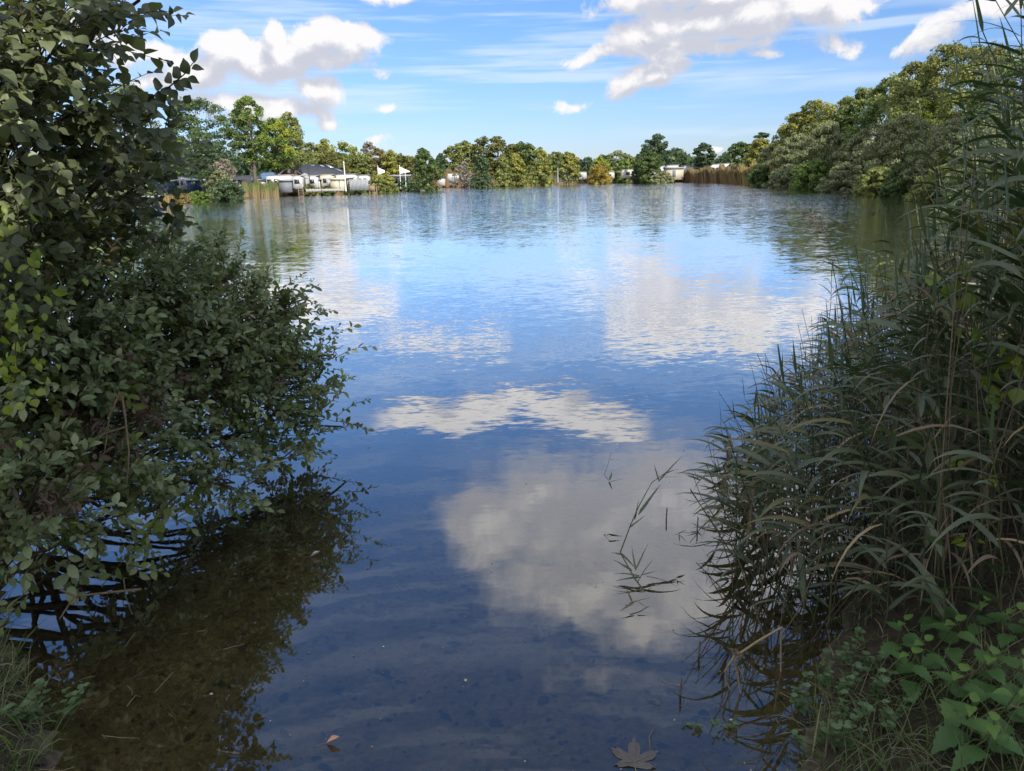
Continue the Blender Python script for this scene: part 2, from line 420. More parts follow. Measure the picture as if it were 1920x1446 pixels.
def env(shape, t):
    if shape == 'round': return math.sqrt(max(0, 1 - (2 * t - 1) ** 2)) * .9 + .1 * (1 - t)
    if shape == 'cone': return min(1, (t + .04) / .16) * (1 - t) ** .72 + .04
    if shape == 'oval': return max(0, math.sin(math.pi * (t * .86 + .10))) ** .7 * (1.05 - .45 * t)
    if shape == 'dome': return math.sqrt(max(0, 1 - t ** 2.2)) * min(1, .8 + t)
    if shape == 'spread': return max(0.0, math.sin(math.pi * (t * .8 + .16))) ** .8 * (.6 + .6 * t)
    return 1
def crown_cards(mb, H0, H1, rx, ry, shape, ncl, ncard, size, flat=.75, hole=.0, tdir=None, elong=1.5, seed=0, cscale=1.0):
    """leaf clumps spread through a crown's volume; returns clump centres"""
    rg = np.random.default_rng(seed)
    ncl = int(ncl * 2.0); ncard = int(ncard * 2.3); size = size * .72
    cen = []
    ph = rg.uniform(0, 6.28, 6)
    while len(cen) < ncl:
        t = rg.uniform(0, 1); a = rg.uniform(0, 2 * math.pi)
        e = env(shape, t)
        lump = 1 + .16 * math.sin(2 * a + ph[0] + 3 * t) + .13 * math.sin(3 * a + ph[1] - 5 * t) + .10 * math.sin(7 * t + ph[2] + a)
        rr = math.sqrt(rg.uniform(.25, 1)) if rg.random() < .85 else rg.uniform(.0, .6)
        if rg.random() > e + .3: continue
        cen.append((rx * e * lump * rr * math.cos(a), ry * e * lump * rr * math.sin(a), H0 + (H1 - H0) * t))
    cen = np.array(cen)
    n_each = max(6, int(ncard / ncl))
    base_r = cscale * .80 * ((H1 - H0) * rx * ry / ncl) ** (1 / 3)
    rad = base_r * rg.uniform(.6, 1.35, ncl)
    ct = rg.uniform(.1, .8, ncl)
    idx = np.repeat(np.arange(ncl), n_each); n = len(idx)
    u = rg.normal(0, 1, (n, 3)); u /= np.linalg.norm(u, axis=1)[:, None]
    u[:, 2] = np.where(rg.random(n) < .6, np.abs(u[:, 2]), u[:, 2])
    rr = rad[idx] * (rg.random(n) ** .45)
    c = cen[idx] + u * rr[:, None] * np.array([1, 1, flat])
    keep = c[:, 2] > H0 - .5 * base_r
    c = c[keep]; u = u[keep]; idx = idx[keep]; n = len(c)
    nrm = u + rg.normal(0, .55, (n, 3)) + np.array([0, 0, .25]); nrm /= np.linalg.norm(nrm, axis=1)[:, None]
    if tdir is None: tv = rg.normal(0, 1, (n, 3))
    else: tv = rg.normal(0, .35, (n, 3)) + np.array(tdir) + u * .4
    tv -= nrm * (tv * nrm).sum(1)[:, None]; tv /= np.linalg.norm(tv, axis=1)[:, None] + 1e-9
    bv = np.cross(nrm, tv)
    s = size * rg.uniform(.55, 1.35, n)[:, None]
    V = np.stack([c - tv * s * elong * .5, c + bv * s * .5 - nrm * s * .12, c + tv * s * elong * .5, c - bv * s * .5 - nrm * s * .12], 1)
    F = np.arange(n * 4).reshape(n, 4)
    mb.add(V.reshape(-1, 3), F, 0, np.clip(ct[idx] + rg.normal(0, .16, n), 0, 1))
    return cen
def tree(name, px, top, wpx, d, shape='round', col='dark', label='', group=None, cat='tree', cards=5000, ncl=70, size=None, bottom=.25,
         trunk=True, depth=.9, z0=None, elong=1.5, flat=.75, tdir=None, bark_=None, tr=.022, cscale=1.0, col2=None, lean=0):
    p = P(px, top, d)
    zg = gz(p.x, p.y) if z0 is None else z0
    H = p.z - zg
    rx = wpx / FPX * d * .5
    o = thing(name, (p.x, p.y, zg), label, cat, group)
    if size is None: size = max(.10, d * .0021)
    seed = int(abs(px) * 7 + abs(top) * 13 + d) % 99991
    mb = MB()
    cr = .5 * rx * .35
    cen = crown_cards(mb, H * bottom, H * .985 - cr * .3, rx * .88, rx * .88 * depth, shape, ncl, cards, size, seed=seed, elong=elong, flat=flat, tdir=tdir, cscale=cscale)
    mats = [LEAF[col]]
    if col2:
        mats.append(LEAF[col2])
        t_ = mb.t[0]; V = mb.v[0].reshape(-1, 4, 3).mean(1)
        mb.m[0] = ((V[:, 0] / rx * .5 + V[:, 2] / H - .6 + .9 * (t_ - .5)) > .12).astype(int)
    cr_o = mb.build('crown', mats, o)
    if lean: cr_o.rotation_euler = (0, R(lean), 0)
    tb = MB(); rg = np.random.default_rng(seed + 1)
    r0 = max(.05, H * tr)
    top_t = H * (.75 if shape != 'dome' else .5)
    tube(tb, [(0, 0, -.3), (.02 * H * rg.normal(), 0, H * bottom * .6), (.03 * H * rg.normal() * .5, .02 * H * rg.normal(), H * .45), (.03 * H * rg.normal(), 0, top_t)], r0, r0 * .25, 8)
    for c in cen[:: max(1, len(cen) // 16)]:
        zb = max(H * bottom * .5, c[2] * .55)
        tube(tb, curve_pts((0, 0, zb), tuple(c * .95), 5, (0, 0, -.04 * H), .01 * H), r0 * .38, r0 * .07, 5)
    tb.build('trunk' if trunk else 'branch', bark_ or BARK, o, smooth=True)
    return o

ROW = 'trees along the far shore'
T = tree
# left side, beyond the alder
T('broadleaf_tree', 225, 152, 150, 74, 'round', 'olive', 'tall tree with browning top rising behind the near alder branches', cards=7000, ncl=80)
T('broadleaf_tree', 300, 250, 110, 84, 'round', 'green', 'mid-green round tree low beside the alder leaves on the left shore', cards=5000)
T('broadleaf_tree', 362, 184, 150, 106, 'round', 'dark', 'broad dark green tree just left of the tall oak', cards=9000, ncl=80, bottom=.28)
T('broadleaf_tree', 385, 262, 90, 101, 'round', 'deep', 'low dark tree standing under the broad tree left of the tall oak', cards=4500, bottom=.12)
T('shrub', 418, 298, 50, 97, 'dome', 'grey', 'greyish thin shrub left of the tall oak trunk', cat='shrub', cards=2200, ncl=35, bottom=.1)
T('shrub', 408, 320, 70, 88, 'dome', 'willow', 'grey-green shrub behind the waterside willow on the left shore', cat='shrub', cards=3500, bottom=.02)
T('willow_shrub', 421, 337, 66, 83, 'dome', 'deep', 'dark round willow bush at the water edge left of the reeds', cat='shrub', cards=4500, bottom=-.05, z0=.05)
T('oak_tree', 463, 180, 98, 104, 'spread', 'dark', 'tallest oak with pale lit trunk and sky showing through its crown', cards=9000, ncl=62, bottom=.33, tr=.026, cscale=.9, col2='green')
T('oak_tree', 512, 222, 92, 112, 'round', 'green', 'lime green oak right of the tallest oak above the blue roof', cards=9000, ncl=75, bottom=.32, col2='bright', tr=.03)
T('oak_tree', 540, 209, 66, 124, 'oval', 'olive', 'dark olive tree rising behind the right of the lime green oak', cards=5500, ncl=60, bottom=.3)
# woodland row behind the campsite
rows = [(578, 268, 56, 150, 'olive', 'olive tree directly above the brick clubhouse gable'), (606, 261, 50, 155, 'yellow', 'yellow-green crown above the ridge of the clubhouse roof'),
 (640, 266, 74, 158, 'bright', 'wide bright yellow-green tree topping the wood right of the clubhouse'), (592, 290, 46, 140, 'olive', 'brownish tree just behind the clubhouse skylights'),
 (622, 285, 50, 138, 'brown', 'brown-green tree behind the right end of the clubhouse roof'), (660, 284, 48, 140, 'olive', 'olive-brown tree in front of the wide bright yellow-green tree'),
 (690, 267, 34, 155, 'grey', 'grey sparse treetop sticking out of the wood'), (683, 288, 40, 138, 'olive', 'brown tree below the grey sparse treetop'),
 (707, 277, 46, 140, 'rust', 'rust tinted tree right of the grey sparse treetop'), (730, 281, 42, 138, 'yellow', 'yellow-brown tree left of the two white flags'),
 (752, 287, 40, 140, 'brown', 'brown tree directly behind the right white flag'), (768, 291, 40, 142, 'rust', 'last rust tinted tree before the dark pointed tree')]
for i, (px, tp, wd, d, c, lb) in enumerate(rows):
    T('woodland_tree', px, tp, wd * 1.15, d, ['round', 'oval'][i % 2], c, lb, 'trees of the wood behind the campsite', cards=3200, ncl=45, bottom=.04)
T('pointed_tree', 795, 277, 66, 121, 'oval', 'dark', 'dark green pointed tree standing alone at the shore right of the flags', cards=6500, ncl=75, bottom=.02)
T('woodland_tree', 826, 285, 34, 175, 'oval', 'deep', 'small dark tree right of the lone dark pointed tree', cards=2200, ncl=35)
for px, tp, wd, c, lb in [(848, 272, 50, 'olive', 'olive tree at the left end of the tall background wood'), (872, 264, 50, 'olive', 'round olive crown in the tall background wood, left of its brown top'),
 (903, 257, 52, 'brown', 'left of the two brown crowns topping the background wood'), (932, 256, 50, 'brown', 'highest brownish crown of the background wood'),
 (978, 264, 58, 'dark', 'dark green tree right of the highest brownish crown'), (1002, 273, 44, 'olive', 'olive crown sloping down right of the dark green background tree'), (958, 270, 40, 'brown', 'brown tree between the highest brownish crown and the dark green one')]:
    T('background_tree', px, tp, wd * 1.15, 185, 'round', c, lb, 'trees of the background wood', cards=3000, ncl=45, bottom=.1)
T('bare_tree', 869, 302, 46, 150, 'oval', 'grey', 'pinkish grey thin tree behind the white tarpaulins', cards=1300, ncl=40, bottom=.2)
T('shoreline_tree', 903, 283, 54, 142, 'cone', 'deep', 'darkest cone-shaped tree of the shoreline row above the small jetty', 'cone-shaped trees in the shoreline row', cards=5500, ncl=75, bottom=.02)
T('shoreline_tree', 944, 289, 40, 146, 'cone', 'olive', 'slim olive tree second in the shoreline row right of the darkest one', 'cone-shaped trees in the shoreline row', cards=4500, ncl=60, bottom=-.02)
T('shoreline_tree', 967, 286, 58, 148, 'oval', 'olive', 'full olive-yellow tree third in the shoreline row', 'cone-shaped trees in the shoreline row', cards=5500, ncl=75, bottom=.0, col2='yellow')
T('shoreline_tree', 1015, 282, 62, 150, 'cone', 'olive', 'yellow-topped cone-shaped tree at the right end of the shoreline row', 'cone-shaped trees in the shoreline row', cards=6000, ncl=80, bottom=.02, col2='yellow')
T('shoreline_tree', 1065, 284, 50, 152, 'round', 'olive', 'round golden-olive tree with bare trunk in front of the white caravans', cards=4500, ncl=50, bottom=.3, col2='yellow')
for px, tp, wd, d, c, lb in [(1040, 284, 40, 190, 'olive', 'olive background tree behind the gap left of the round golden-olive tree'), (1098, 294, 34, 200, 'deep', 'low dark background tree left of the gold shrub'),
 (1136, 288, 36, 210, 'deep', 'dark far crown above the gold shrub'), (1163, 282, 44, 195, 'willow', 'pale grey-green background tree between the gold shrub and the twin dark trees'), (1190, 292, 30, 180, 'olive', 'dull olive background tree touching the twin dark trees')]:
    T('background_tree', px, tp, wd * 1.15, d, 'round', c, lb, 'trees of the background wood', cards=2200, ncl=35, bottom=.05)
T('shrub', 1126, 293, 46, 162, 'round', 'bright', 'lime green tree top just behind the gold shrub', cat='tree', cards=2600, ncl=40, bottom=.1)
T('gold_shrub', 1125, 304, 56, 150, 'dome', 'gold', 'golden yellow shrub at the far waterline', cat='shrub', cards=4000, bottom=.0)
T('shrub', 1172, 300, 40, 160, 'round', 'green', 'small fresh green tree left of the twin dark trees', cat='tree', cards=2600, ncl=40, bottom=.1)
T('dark_tree', 1230, 252, 54, 165, 'spread', 'deep', 'tall dark rounded tree rising behind the round bush on the far shore', cards=5000, ncl=50, bottom=.25)
T('round_shrub', 1219, 280, 60, 146, 'oval', 'dark', 'dense round dark bush at the waterline below the tall dark tree', cat='shrub', cards=6500, ncl=80, bottom=-.04, z0=.05)
T('shrub', 1198, 288, 34, 150, 'oval', 'deep', 'narrow dark bush at the left of the round dark bush', cat='shrub', cards=2600, bottom=.0)
T('low_shrub', 1243, 322, 44, 141, 'dome', 'willow', 'low grey-green bush right of the round dark bush at the waterline', cat='shrub', cards=2200, ncl=35, bottom=-.1, z0=.05)
T('dark_tree', 1320, 267, 54, 146, 'spread', 'deep', 'dark layered tree with slim trunk in front of the right-hand caravans', cards=4200, ncl=44, bottom=.3, flat=.5)
T('background_tree', 1281, 291, 28, 230, 'round', 'deep', 'small distant round tree left of the dark layered tree', cards=1800, ncl=30, bottom=.1)
T('background_tree', 1354, 297, 30, 230, 'round', 'deep', 'small distant tree right of the dark layered tree', cards=1500, ncl=30, bottom=.1)
T('background_tree', 1258, 306, 26, 240, 'round', 'deep', 'tiny dark tree on the skyline right of the round dark bush', cards=1000, ncl=20, bottom=.0)
# right bank
T('flat_topped_tree', 1433, 246, 44, 126, 'spread', 'deep', 'dark flat-topped tree poking out above the yellow tree on the right bank', cards=2600, ncl=30, bottom=.5, flat=.35)
T('shrub', 1393, 264, 62, 128, 'round', 'dark', 'dark rounded tree at the far left end of the right bank', cat='tree', cards=5500, ncl=70, bottom=.05)
T('yellow_tree', 1427, 260, 66, 112, 'round', 'yellow', 'bright yellow tree at the far end of the right bank', cards=6500, ncl=75, bottom=.05)
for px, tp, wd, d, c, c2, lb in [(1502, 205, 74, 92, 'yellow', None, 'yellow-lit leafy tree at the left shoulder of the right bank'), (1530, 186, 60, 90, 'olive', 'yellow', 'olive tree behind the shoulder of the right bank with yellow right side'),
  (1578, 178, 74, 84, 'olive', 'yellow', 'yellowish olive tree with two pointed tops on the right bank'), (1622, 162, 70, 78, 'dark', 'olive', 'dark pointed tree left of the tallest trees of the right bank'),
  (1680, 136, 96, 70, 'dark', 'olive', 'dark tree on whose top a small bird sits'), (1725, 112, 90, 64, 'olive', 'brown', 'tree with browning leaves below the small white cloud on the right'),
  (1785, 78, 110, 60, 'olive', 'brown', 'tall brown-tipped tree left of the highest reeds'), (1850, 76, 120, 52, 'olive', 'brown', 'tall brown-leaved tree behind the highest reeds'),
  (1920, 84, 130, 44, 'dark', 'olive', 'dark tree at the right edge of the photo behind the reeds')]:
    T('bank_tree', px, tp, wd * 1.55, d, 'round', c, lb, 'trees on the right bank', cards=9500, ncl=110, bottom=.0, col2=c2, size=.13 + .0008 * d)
for px, tp, wd, d, c, lb in [(1455, 268, 74, 98, 'willow', 'furthest grey-green willow next to the yellow tree'), (1500, 250, 90, 86, 'willow', 'grey-green willow below the yellow-lit tree on the right bank'),
  (1556, 228, 110, 76, 'willow', 'broad grey willow in the middle of the right bank slope'), (1605, 236, 50, 68, 'green', 'small fresh green shrub between two grey willows'),
  (1640, 232, 100, 66, 'willow', 'grey willow right of the small fresh green shrub'), (1700, 212, 130, 57, 'willow', 'tallest silvery willow of the right bank slope'),
  (1745, 188, 70, 60, 'bright', 'light green tree showing above the tallest silvery willow'), (1790, 222, 130, 48, 'willow', 'silvery willow partly behind the reed plumes'), (1880, 215, 150, 40, 'willow', 'near willow at the right edge behind the reeds')]:
    T('willow_shrub', px, tp, wd * 1.3, d, 'dome', c, lb, 'willows on the right bank', 'shrub', cards=13000, ncl=110, bottom=-.02, size=.045 + .0009 * d, elong=2.4, tdir=(0, 0, 1))
for px, tp, wd, d, c, lb in [(1434, 306, 60, 93, 'dark', 'low dark bush where the reeds meet the right bank'), (1478, 308, 70, 82, 'willow', 'low grey bush at the waterline below the furthest willow'),
  (1530, 300, 84, 72, 'green', 'low green bush overhanging the water mid right bank'), (1590, 306, 84, 62, 'willow', 'low silvery bush at the waterline in the middle of the right bank'),
  (1648, 312, 76, 54.5, 'olive', 'low yellowish bush at the waterline of the right bank'), (1706, 306, 96, 50, 'dark', 'dark green bush overhanging the shaded water'), (1775, 310, 110, 44, 'olive', 'olive bush at the waterline left of the reeds'), (1860, 310, 130, 37, 'dark', 'dark bush at the water behind the near reeds')]:
    T('waterside_bush', px, tp, wd * 1.15, d, 'dome', c, lb, 'bushes along the right waterline', 'shrub', cards=7500, ncl=70, bottom=-.12, size=.055 + .0011 * d, elong=2.0, z0=.08)
# shrubs on the left shore
T('shrub', 714, 327, 66, 112, 'dome', 'olive', 'wide olive willow bush at the shore right of the white flagpole', cat='shrub', cards=5500, bottom=-.05, z0=.1, col2='yellow')
T('low_shrub', 663, 339, 50, 107, 'dome', 'dark', 'low dark green plants at the foot of the white flagpole', cat='shrub', cards=2600, ncl=40, bottom=-.05, z0=.1)
T('low_shrub', 612, 349, 36, 104, 'dome', 'dark', 'low green plants at the water right of the ladder', cat='shrub', cards=1800, ncl=30, bottom=-.1, z0=.1)
T('low_shrub', 580, 346, 34, 104, 'dome', 'brown', 'brown tufted plant close to the ladder', cat='shrub', cards=1800, ncl=30, bottom=-.1, z0=.1)
T('low_shrub', 762, 334, 50, 118, 'dome', 'deep', 'low dark bush in front of the long low cabin', cat='shrub', cards=2600, ncl=40, bottom=-.05, z0=.2)
T('low_shrub', 372, 358, 50, 84, 'dome', 'green', 'low green growth along the left waterline', cat='shrub', cards=2400, ncl=40, bottom=-.1, z0=.05)
T('low_shrub', 335, 362, 44, 80, 'dome', 'rust', 'reddish brown low growth at the left waterline', cat='shrub', cards=2000, ncl=40, bottom=-.1, z0=.05)

# ------------------------------------------------------------------ far reed beds
REEDTAN = leafmat('reed_tan', G1((.09, .07, .036), (.165, .13, .062), (.25, .20, .10)), transl=.2)
REEDRED = leafmat('reed_russet', G1((.11, .06, .03), (.20, .12, .055), (.29, .20, .09)), transl=.2)
REEDGRN = leafmat('reed_green', G1((.06, .085, .025), (.10, .125, .04), (.16, .17, .06)), transl=.2)
REEDTAN_SUNLIT = leafmat('reed_tan_sunlit', G1((.16, .125, .05), (.28, .22, .085), (.38, .31, .13)), transl=.3)  # brighter copy of the tan reed, sunlight put into the colour
def shore_pt(px):
    xs = [a for a, b in SHORE_PX]; ys = [b for a, b in SHORE_PX]
    return G(px, float(np.interp(px, xs, ys)))
def reed_bed(pa, pb, ha, hb, n, mats, label, green_top=.4, depth=3.0, wv=.05):
    rg = np.random.default_rng(int(pa * 3 + pb))
    t = rg.random(n); px = pa + (pb - pa) * t
    A = np.array([tuple(shore_pt(x)) for x in np.linspace(pa, pb, 40)])
    X = np.interp(t, np.linspace(0, 1, 40), A[:, 0]); Y = np.interp(t, np.linspace(0, 1, 40), A[:, 1])
    dd = rg.random(n) ** 1.3 * depth
    L = np.hypot(X, Y); X = X + X / L * (dd - .5); Y = Y + Y / L * (dd - .5)
    h = (ha + (hb - ha) * t) * (1 + .13 * np.sin(px * .21) + .09 * np.sin(px * .53 + 1) + .05 * np.sin(px * 1.3)) * rg.uniform(.62, 1.08, n)
    ox, oy = float(X.mean()), float(Y.mean())
    X -= ox; Y -= oy
    h = h * np.clip(.35 + 6 * np.minimum(t, 1 - t), 0, 1)
    lean = rg.normal(0, .09, n) * h; wv_ = rg.uniform(.5, 1.3, n) * wv * (1 + .004 * L)
    ang = rg.uniform(-.8, .8, n); cx, cy = np.cos(ang) * wv_, np.sin(ang) * wv_
    hm = h * rg.uniform(.5, .65, n)
    z0 = np.zeros(n) - .1
    V = np.stack([np.stack([X - cx * .5, Y - cy * .5, z0], 1), np.stack([X + cx * .5, Y + cy * .5, z0], 1),
                  np.stack([X + lean * .4 + cx, Y + cy, hm], 1), np.stack([X + lean * .4 - cx, Y - cy, hm], 1),
                  np.stack([X + lean + cx * .35, Y, h], 1), np.stack([X + lean - cx * .5, Y, h * .98], 1)], 1)
    b = np.arange(n)[:, None] * 6
    mb = MB(); ti = np.clip(.5 + .25 * np.sin(px * .33) + rg.normal(0, .22, n), 0, 1)
    mb.add(V.reshape(-1, 3), b + np.array([0, 1, 2, 3]), 0, ti)
    mb.f.append(b + np.array([3, 2, 4, 5])); mb.m.append((rg.random(n) < green_top).astype(int)); mb.t.append(ti)
    o = mb.build('reed_bed', mats, loc=(ox, oy, 0))
    setp(o, label, 'reeds', kind='stuff')
reed_bed(449, 553, 1.75, 1.6, 6500, [REEDTAN, REEDGRN], 'tan and green reeds in front of the white caravans below the tall oak', .9, 3.0, .035)
reed_bed(553, 640, 1.15, 1.0, 2600, [REEDRED, REEDGRN], 'short rough grass at the water beside the ladder', .5, 2)
reed_bed(300, 405, .9, .8, 2200, [REEDRED, REEDGRN], 'short reddish and green grass along the left waterline', .6, 2.5)
reed_bed(636, 742, .8, 1.0, 2400, [REEDGRN, REEDGRN], 'low green waterside growth below the olive willow bush', .6, 2)
reed_bed(738, 808, 1.0, 1.9, 2400, [REEDTAN, REEDGRN], 'pale reeds below the dark pointed tree', .7)
reed_bed(800, 930, 3.0, 2.6, 6200, [REEDRED, REEDTAN], 'russet brown reeds around the small jetty', .6)
reed_bed(926, 1100, 2.1, 2.0, 6400, [REEDTAN, REEDGRN], 'tan reeds at the foot of the cone-shaped trees', .5)
reed_bed(1096, 1195, 1.9, 2.2, 4200, [REEDRED, REEDTAN], 'dark russet reeds right of the gold shrub', .5)
reed_bed(1195, 1262, 1.4, 1.9, 2600, [REEDTAN, REEDGRN], 'greenish reeds around the round dark bush', .6)
reed_bed(1256, 1392, 2.0, 2.5, 6200, [REEDRED, REEDTAN], 'brown reeds in front of the right-hand caravans', .7)
reed_bed(1380, 1462, 2.5, 1.9, 6000, [REEDTAN_SUNLIT, REEDTAN], 'golden sunlit reeds where the right bank begins', .7, 5)

# ------------------------------------------------------------------ the far-off wood behind everything
def far_wood():
    mb = MB(); rg = np.random.default_rng(3)
    n = 48000
    a = rg.uniform(R(-62), R(62), n); d = rg.uniform(290, 330, n)
    h = 6.5 + 1.6 * np.sin(a * 37) + 1.1 * np.sin(a * 91 + 1) + .8 * np.sin(a * 210)
    h = np.where(a < R(-14), h + 3.5, h)
    z = .5 + h * rg.random(n) ** .8
    c = np.stack([d * np.sin(a), d * np.cos(a), z], 1)
    nrm = rg.normal(0, 1, (n, 3)) + np.array([0, -.6, .8]); nrm /= np.linalg.norm(nrm, axis=1)[:, None]
    tv = rg.normal(0, 1, (n, 3)); tv -= nrm * (tv * nrm).sum(1)[:, None]; tv /= np.linalg.norm(tv, axis=1)[:, None]
    bv = np.cross(nrm, tv); s = rg.uniform(.7, 1.6, n)[:, None]
    V = np.stack([c - tv * s, c + bv * s * .7, c + tv * s, c - bv * s * .7], 1)
    mb.add(V.reshape(-1, 3), np.arange(4 * n).reshape(n, 4), 0, np.clip(rg.normal(.4, .25, n), 0, 1))
    setp(mb.build('far_wood', LEAF['deep']), 'dark band of distant wood along the horizon behind the campsite', 'wood', kind='stuff')
far_wood()

# ------------------------------------------------------------------ campsite
WHITE = plain('caravan_white', (.46, .47, .48), .35, .5, .05, 2)
CREAM = plain('caravan_cream', (.44, .40, .32), .45, .4, .08, 2)
GREYP = plain('awning_grey', (.26, .28, .31), .8, .2, .15, 3)
DGREY = plain('awning_dark_grey', (.15, .16, .18), .8, .2, .2, 3)
LGREY = plain('awning_pale_grey', (.36, .36, .36), .8, .2, .1, 3)
NAVY = plain('awning_navy', (.03, .05, .12), .8, .2, .2, 3)
BLUER = plain('roof_blue', (.10, .17, .30), .5, .4, .15, 3)
BRICK = plain('brick_wall', (.30, .095, .05), .9, .2, .3, 9)
SLATE = plain('roof_slate', (.045, .05, .062), .6, .3, .3, 3)
SKYL = plain('skylight_glass', (.42, .46, .50), .1, .8, .1, 3)
GLASS = plain('window_glass', (.02, .024, .03), .08, .8, .2, 3)
TYRE = plain('rubber', (.02, .02, .02), .8, .3)
WOODW = plain('weathered_wood', (.20, .15, .105), .85, .2, .35, 14)
REDW = plain('red_shed_wood', (.12, .05, .045), .85, .2, .3, 6)
METAL = plain('pole_metal', (.55, .56, .57), .4, .5, .1, 5)
BLACKM = plain('dark_mast', (.03, .03, .035), .5, .4)
FLAGW = plain('flag_cloth', (.72, .74, .78), .9, .1, .06, 3)
GRAV = plain('gravel', (.36, .35, .33), .95, .1, .2, 20)

def xspan(p0, p1, d):
    a = P(p0, 340, d).x; b = P(p1, 340, d).x
    return a, b
def ztop(px, py, d): return P(px, py, d).z
ZG = .5
def caravan(p0, p1, top, d, label, wins=((.15, .40), (.6, .8)), mat_=None, group='caravans on the campsite', depth=2.3, door=True, rounded=.35):
    a, b = xspan(p0, p1, d); zt = ztop((p0 + p1) / 2, top, d); L = b - a
    o = thing('caravan', ((a + b) / 2, d, ZG), label, 'caravan', group)
    h = zt - ZG
    mb = MB(); bbox(mb, -L / 2, L / 2, 0, depth, .42, h, min(rounded, h * .25)); mb.build('body', mat_ or WHITE, o)
    mb = MB(); box(mb, -L / 2 - .06, L / 2 + .06, -.08, depth + .08, h + .002, h + .07); mb.build('roof', LGREY, o)
    for w0, w1 in wins:
        x0, x1 = -L / 2 + L * w0, -L / 2 + L * w1
        mb = MB(); box(mb, x0 - .05, x1 + .05, -.035, .02, h * .50, h * .80); f = mb.build('window', GREYP, o)
        mb = MB(); box(mb, x0, x1, -.05, -.03, h * .53, h * .77); mb.build('pane', GLASS, f)
    if door:
        mb = MB(); box(mb, L * .02, L * .02 + .6, -.03, .02, .5, h * .82); mb.build('door', LGREY, o)
    for sx in (-.25, .28):
        mb = MB(); V = [(sx * L + .33 * math.cos(R(30 * k)), .33 + .33 * math.sin(R(30 * k))) for k in range(12)]
        prism(mb, V, .05, .25); mb.build('wheel', TYRE, o)
    return o
def awning(p0, p1, top, d, label, mats=(GREYP, WHITE), depth=2.6, slope=.35, peak=False, wins=()):
    a, b = xspan(p0, p1, d); zt = ztop((p0 + p1) / 2, top, d); L = b - a; h = zt - ZG
    o = thing('awning', ((a + b) / 2, d, ZG), label, 'awning', 'tent awnings on the campsite')
    mb = MB()
    hw = h * (.72 if peak else .86)
    box(mb, -L / 2, L / 2, 0, depth, 0, hw); mb.build('wall', mats[0], o)
    mb = MB()
    if peak:
        V = [(-L / 2 - .1, -.1, hw + .003), (L / 2 + .1, -.1, hw + .003), (L / 2 + .1, depth + .1, hw + .003), (-L / 2 - .1, depth + .1, hw + .003), (0, depth / 2, h)]
        mb.add(V, [[0, 1, 4], [1, 2, 4], [2, 3, 4], [3, 0, 4]]); mb.add(V[:4], [3, 2, 1, 0])
    else:
        pr = [(-L / 2 - .15, hw + .003), (L / 2 + .15, hw + .003), (L / 2 + .15, h - slope), (-L / 2 - .15, h)]
        prism(mb, pr, -.25, depth + .1)
    mb.build('roof', mats[1], o)
    for w0, w1, m_ in wins:
        mb = MB(); box(mb, -L / 2 + L * w0, -L / 2 + L * w1, -.03, .01, h * .2, h * .74); mb.build('panel', m_, o)
    return o

# left group, from left to right
awning(290, 324, 331, 112, 'blue and white tent awning seen through the alder twigs', (NAVY, WHITE), peak=True)
caravan(328, 346, 331, 113, 'white caravan between the navy tent awning and a narrow dark one')
awning(349, 366, 334, 110, 'small dark blue awning with white roof left of the willow bush', (NAVY, WHITE))
caravan(368, 402, 332, 114, 'white caravan mostly hidden behind the dark low tree')
caravan(426, 482, 330, 108, 'long white caravan behind the trunk of the tallest oak', ((.1, .3), (.36, .5)))
awning(474, 494, 334, 106, 'white awning with dark front right of the tallest oak trunk', (WHITE, WHITE), wins=((.2, .75, GREYP),))
def gable_hut(p0, p1, top, d, label, wallm, roofm, cat='hut', name='hut', eave=.55, depth=5, over=.3):
    a, b = xspan(p0, p1, d); zt = ztop((p0 + p1) / 2, top, d); L = b - a; h = zt - ZG
    o = thing(name, ((a + b) / 2, d, ZG), label, cat)
    mb = MB(); box(mb, -L / 2, L / 2, 0, depth, 0, h * eave); mb.build('wall', wallm, o)
    mb = MB(); z0 = h * eave + .003
    V = [(-L / 2 - over, -over, z0), (L / 2 + over, -over, z0), (L / 2 + over, depth + over, z0), (-L / 2 - over, depth + over, z0), (-L / 2 + .8, depth / 2, h), (L / 2 - .8, depth / 2, h)]
    mb.add(V, [[0, 1, 5, 4], [2, 3, 4, 5]]); mb.add(V, [[1, 2, 5], [3, 0, 4]]); mb.add(V[:4], [3, 2, 1, 0])
    mb.build('roof', roofm, o)
    return o
gable_hut(476, 520, 323.5, 122, 'hut with a blue roof between the two oak trunks', WHITE, BLUER, eave=.6)
caravan(499, 548, 329, 106, 'white caravan in front of the blue roofed hut', ((.05, .2), (.32, .42)), door=False)
awning(522, 545, 336, 104.5, 'grey awning wall in front of the white caravan by the ladder', (DGREY, GREYP), 1.2, .05)
caravan(549, 565, 330, 105, 'small white caravan with one big dark window above the ladder', ((.2, .75),), door=False)
awning(557, 579, 324, 108, 'pale grey pavilion tent with a pointed top above the ladder', (LGREY, LGREY), peak=True)
caravan(577, 594, 330, 105, 'white caravan front with dark window right of the pavilion tent', ((.25, .7),), door=False)
awning(593, 602, 333, 106, 'light grey awning between two caravans below the clubhouse roof', (LGREY, WHITE))
caravan(600, 624, 328, 106, 'beige caravan below the right half of the clubhouse roof', ((.25, .5),), CREAM)
awning(619, 643, 333.5, 104, 'cream box-shaped awning left of the red shed', (CREAM, CREAM), slope=.05)
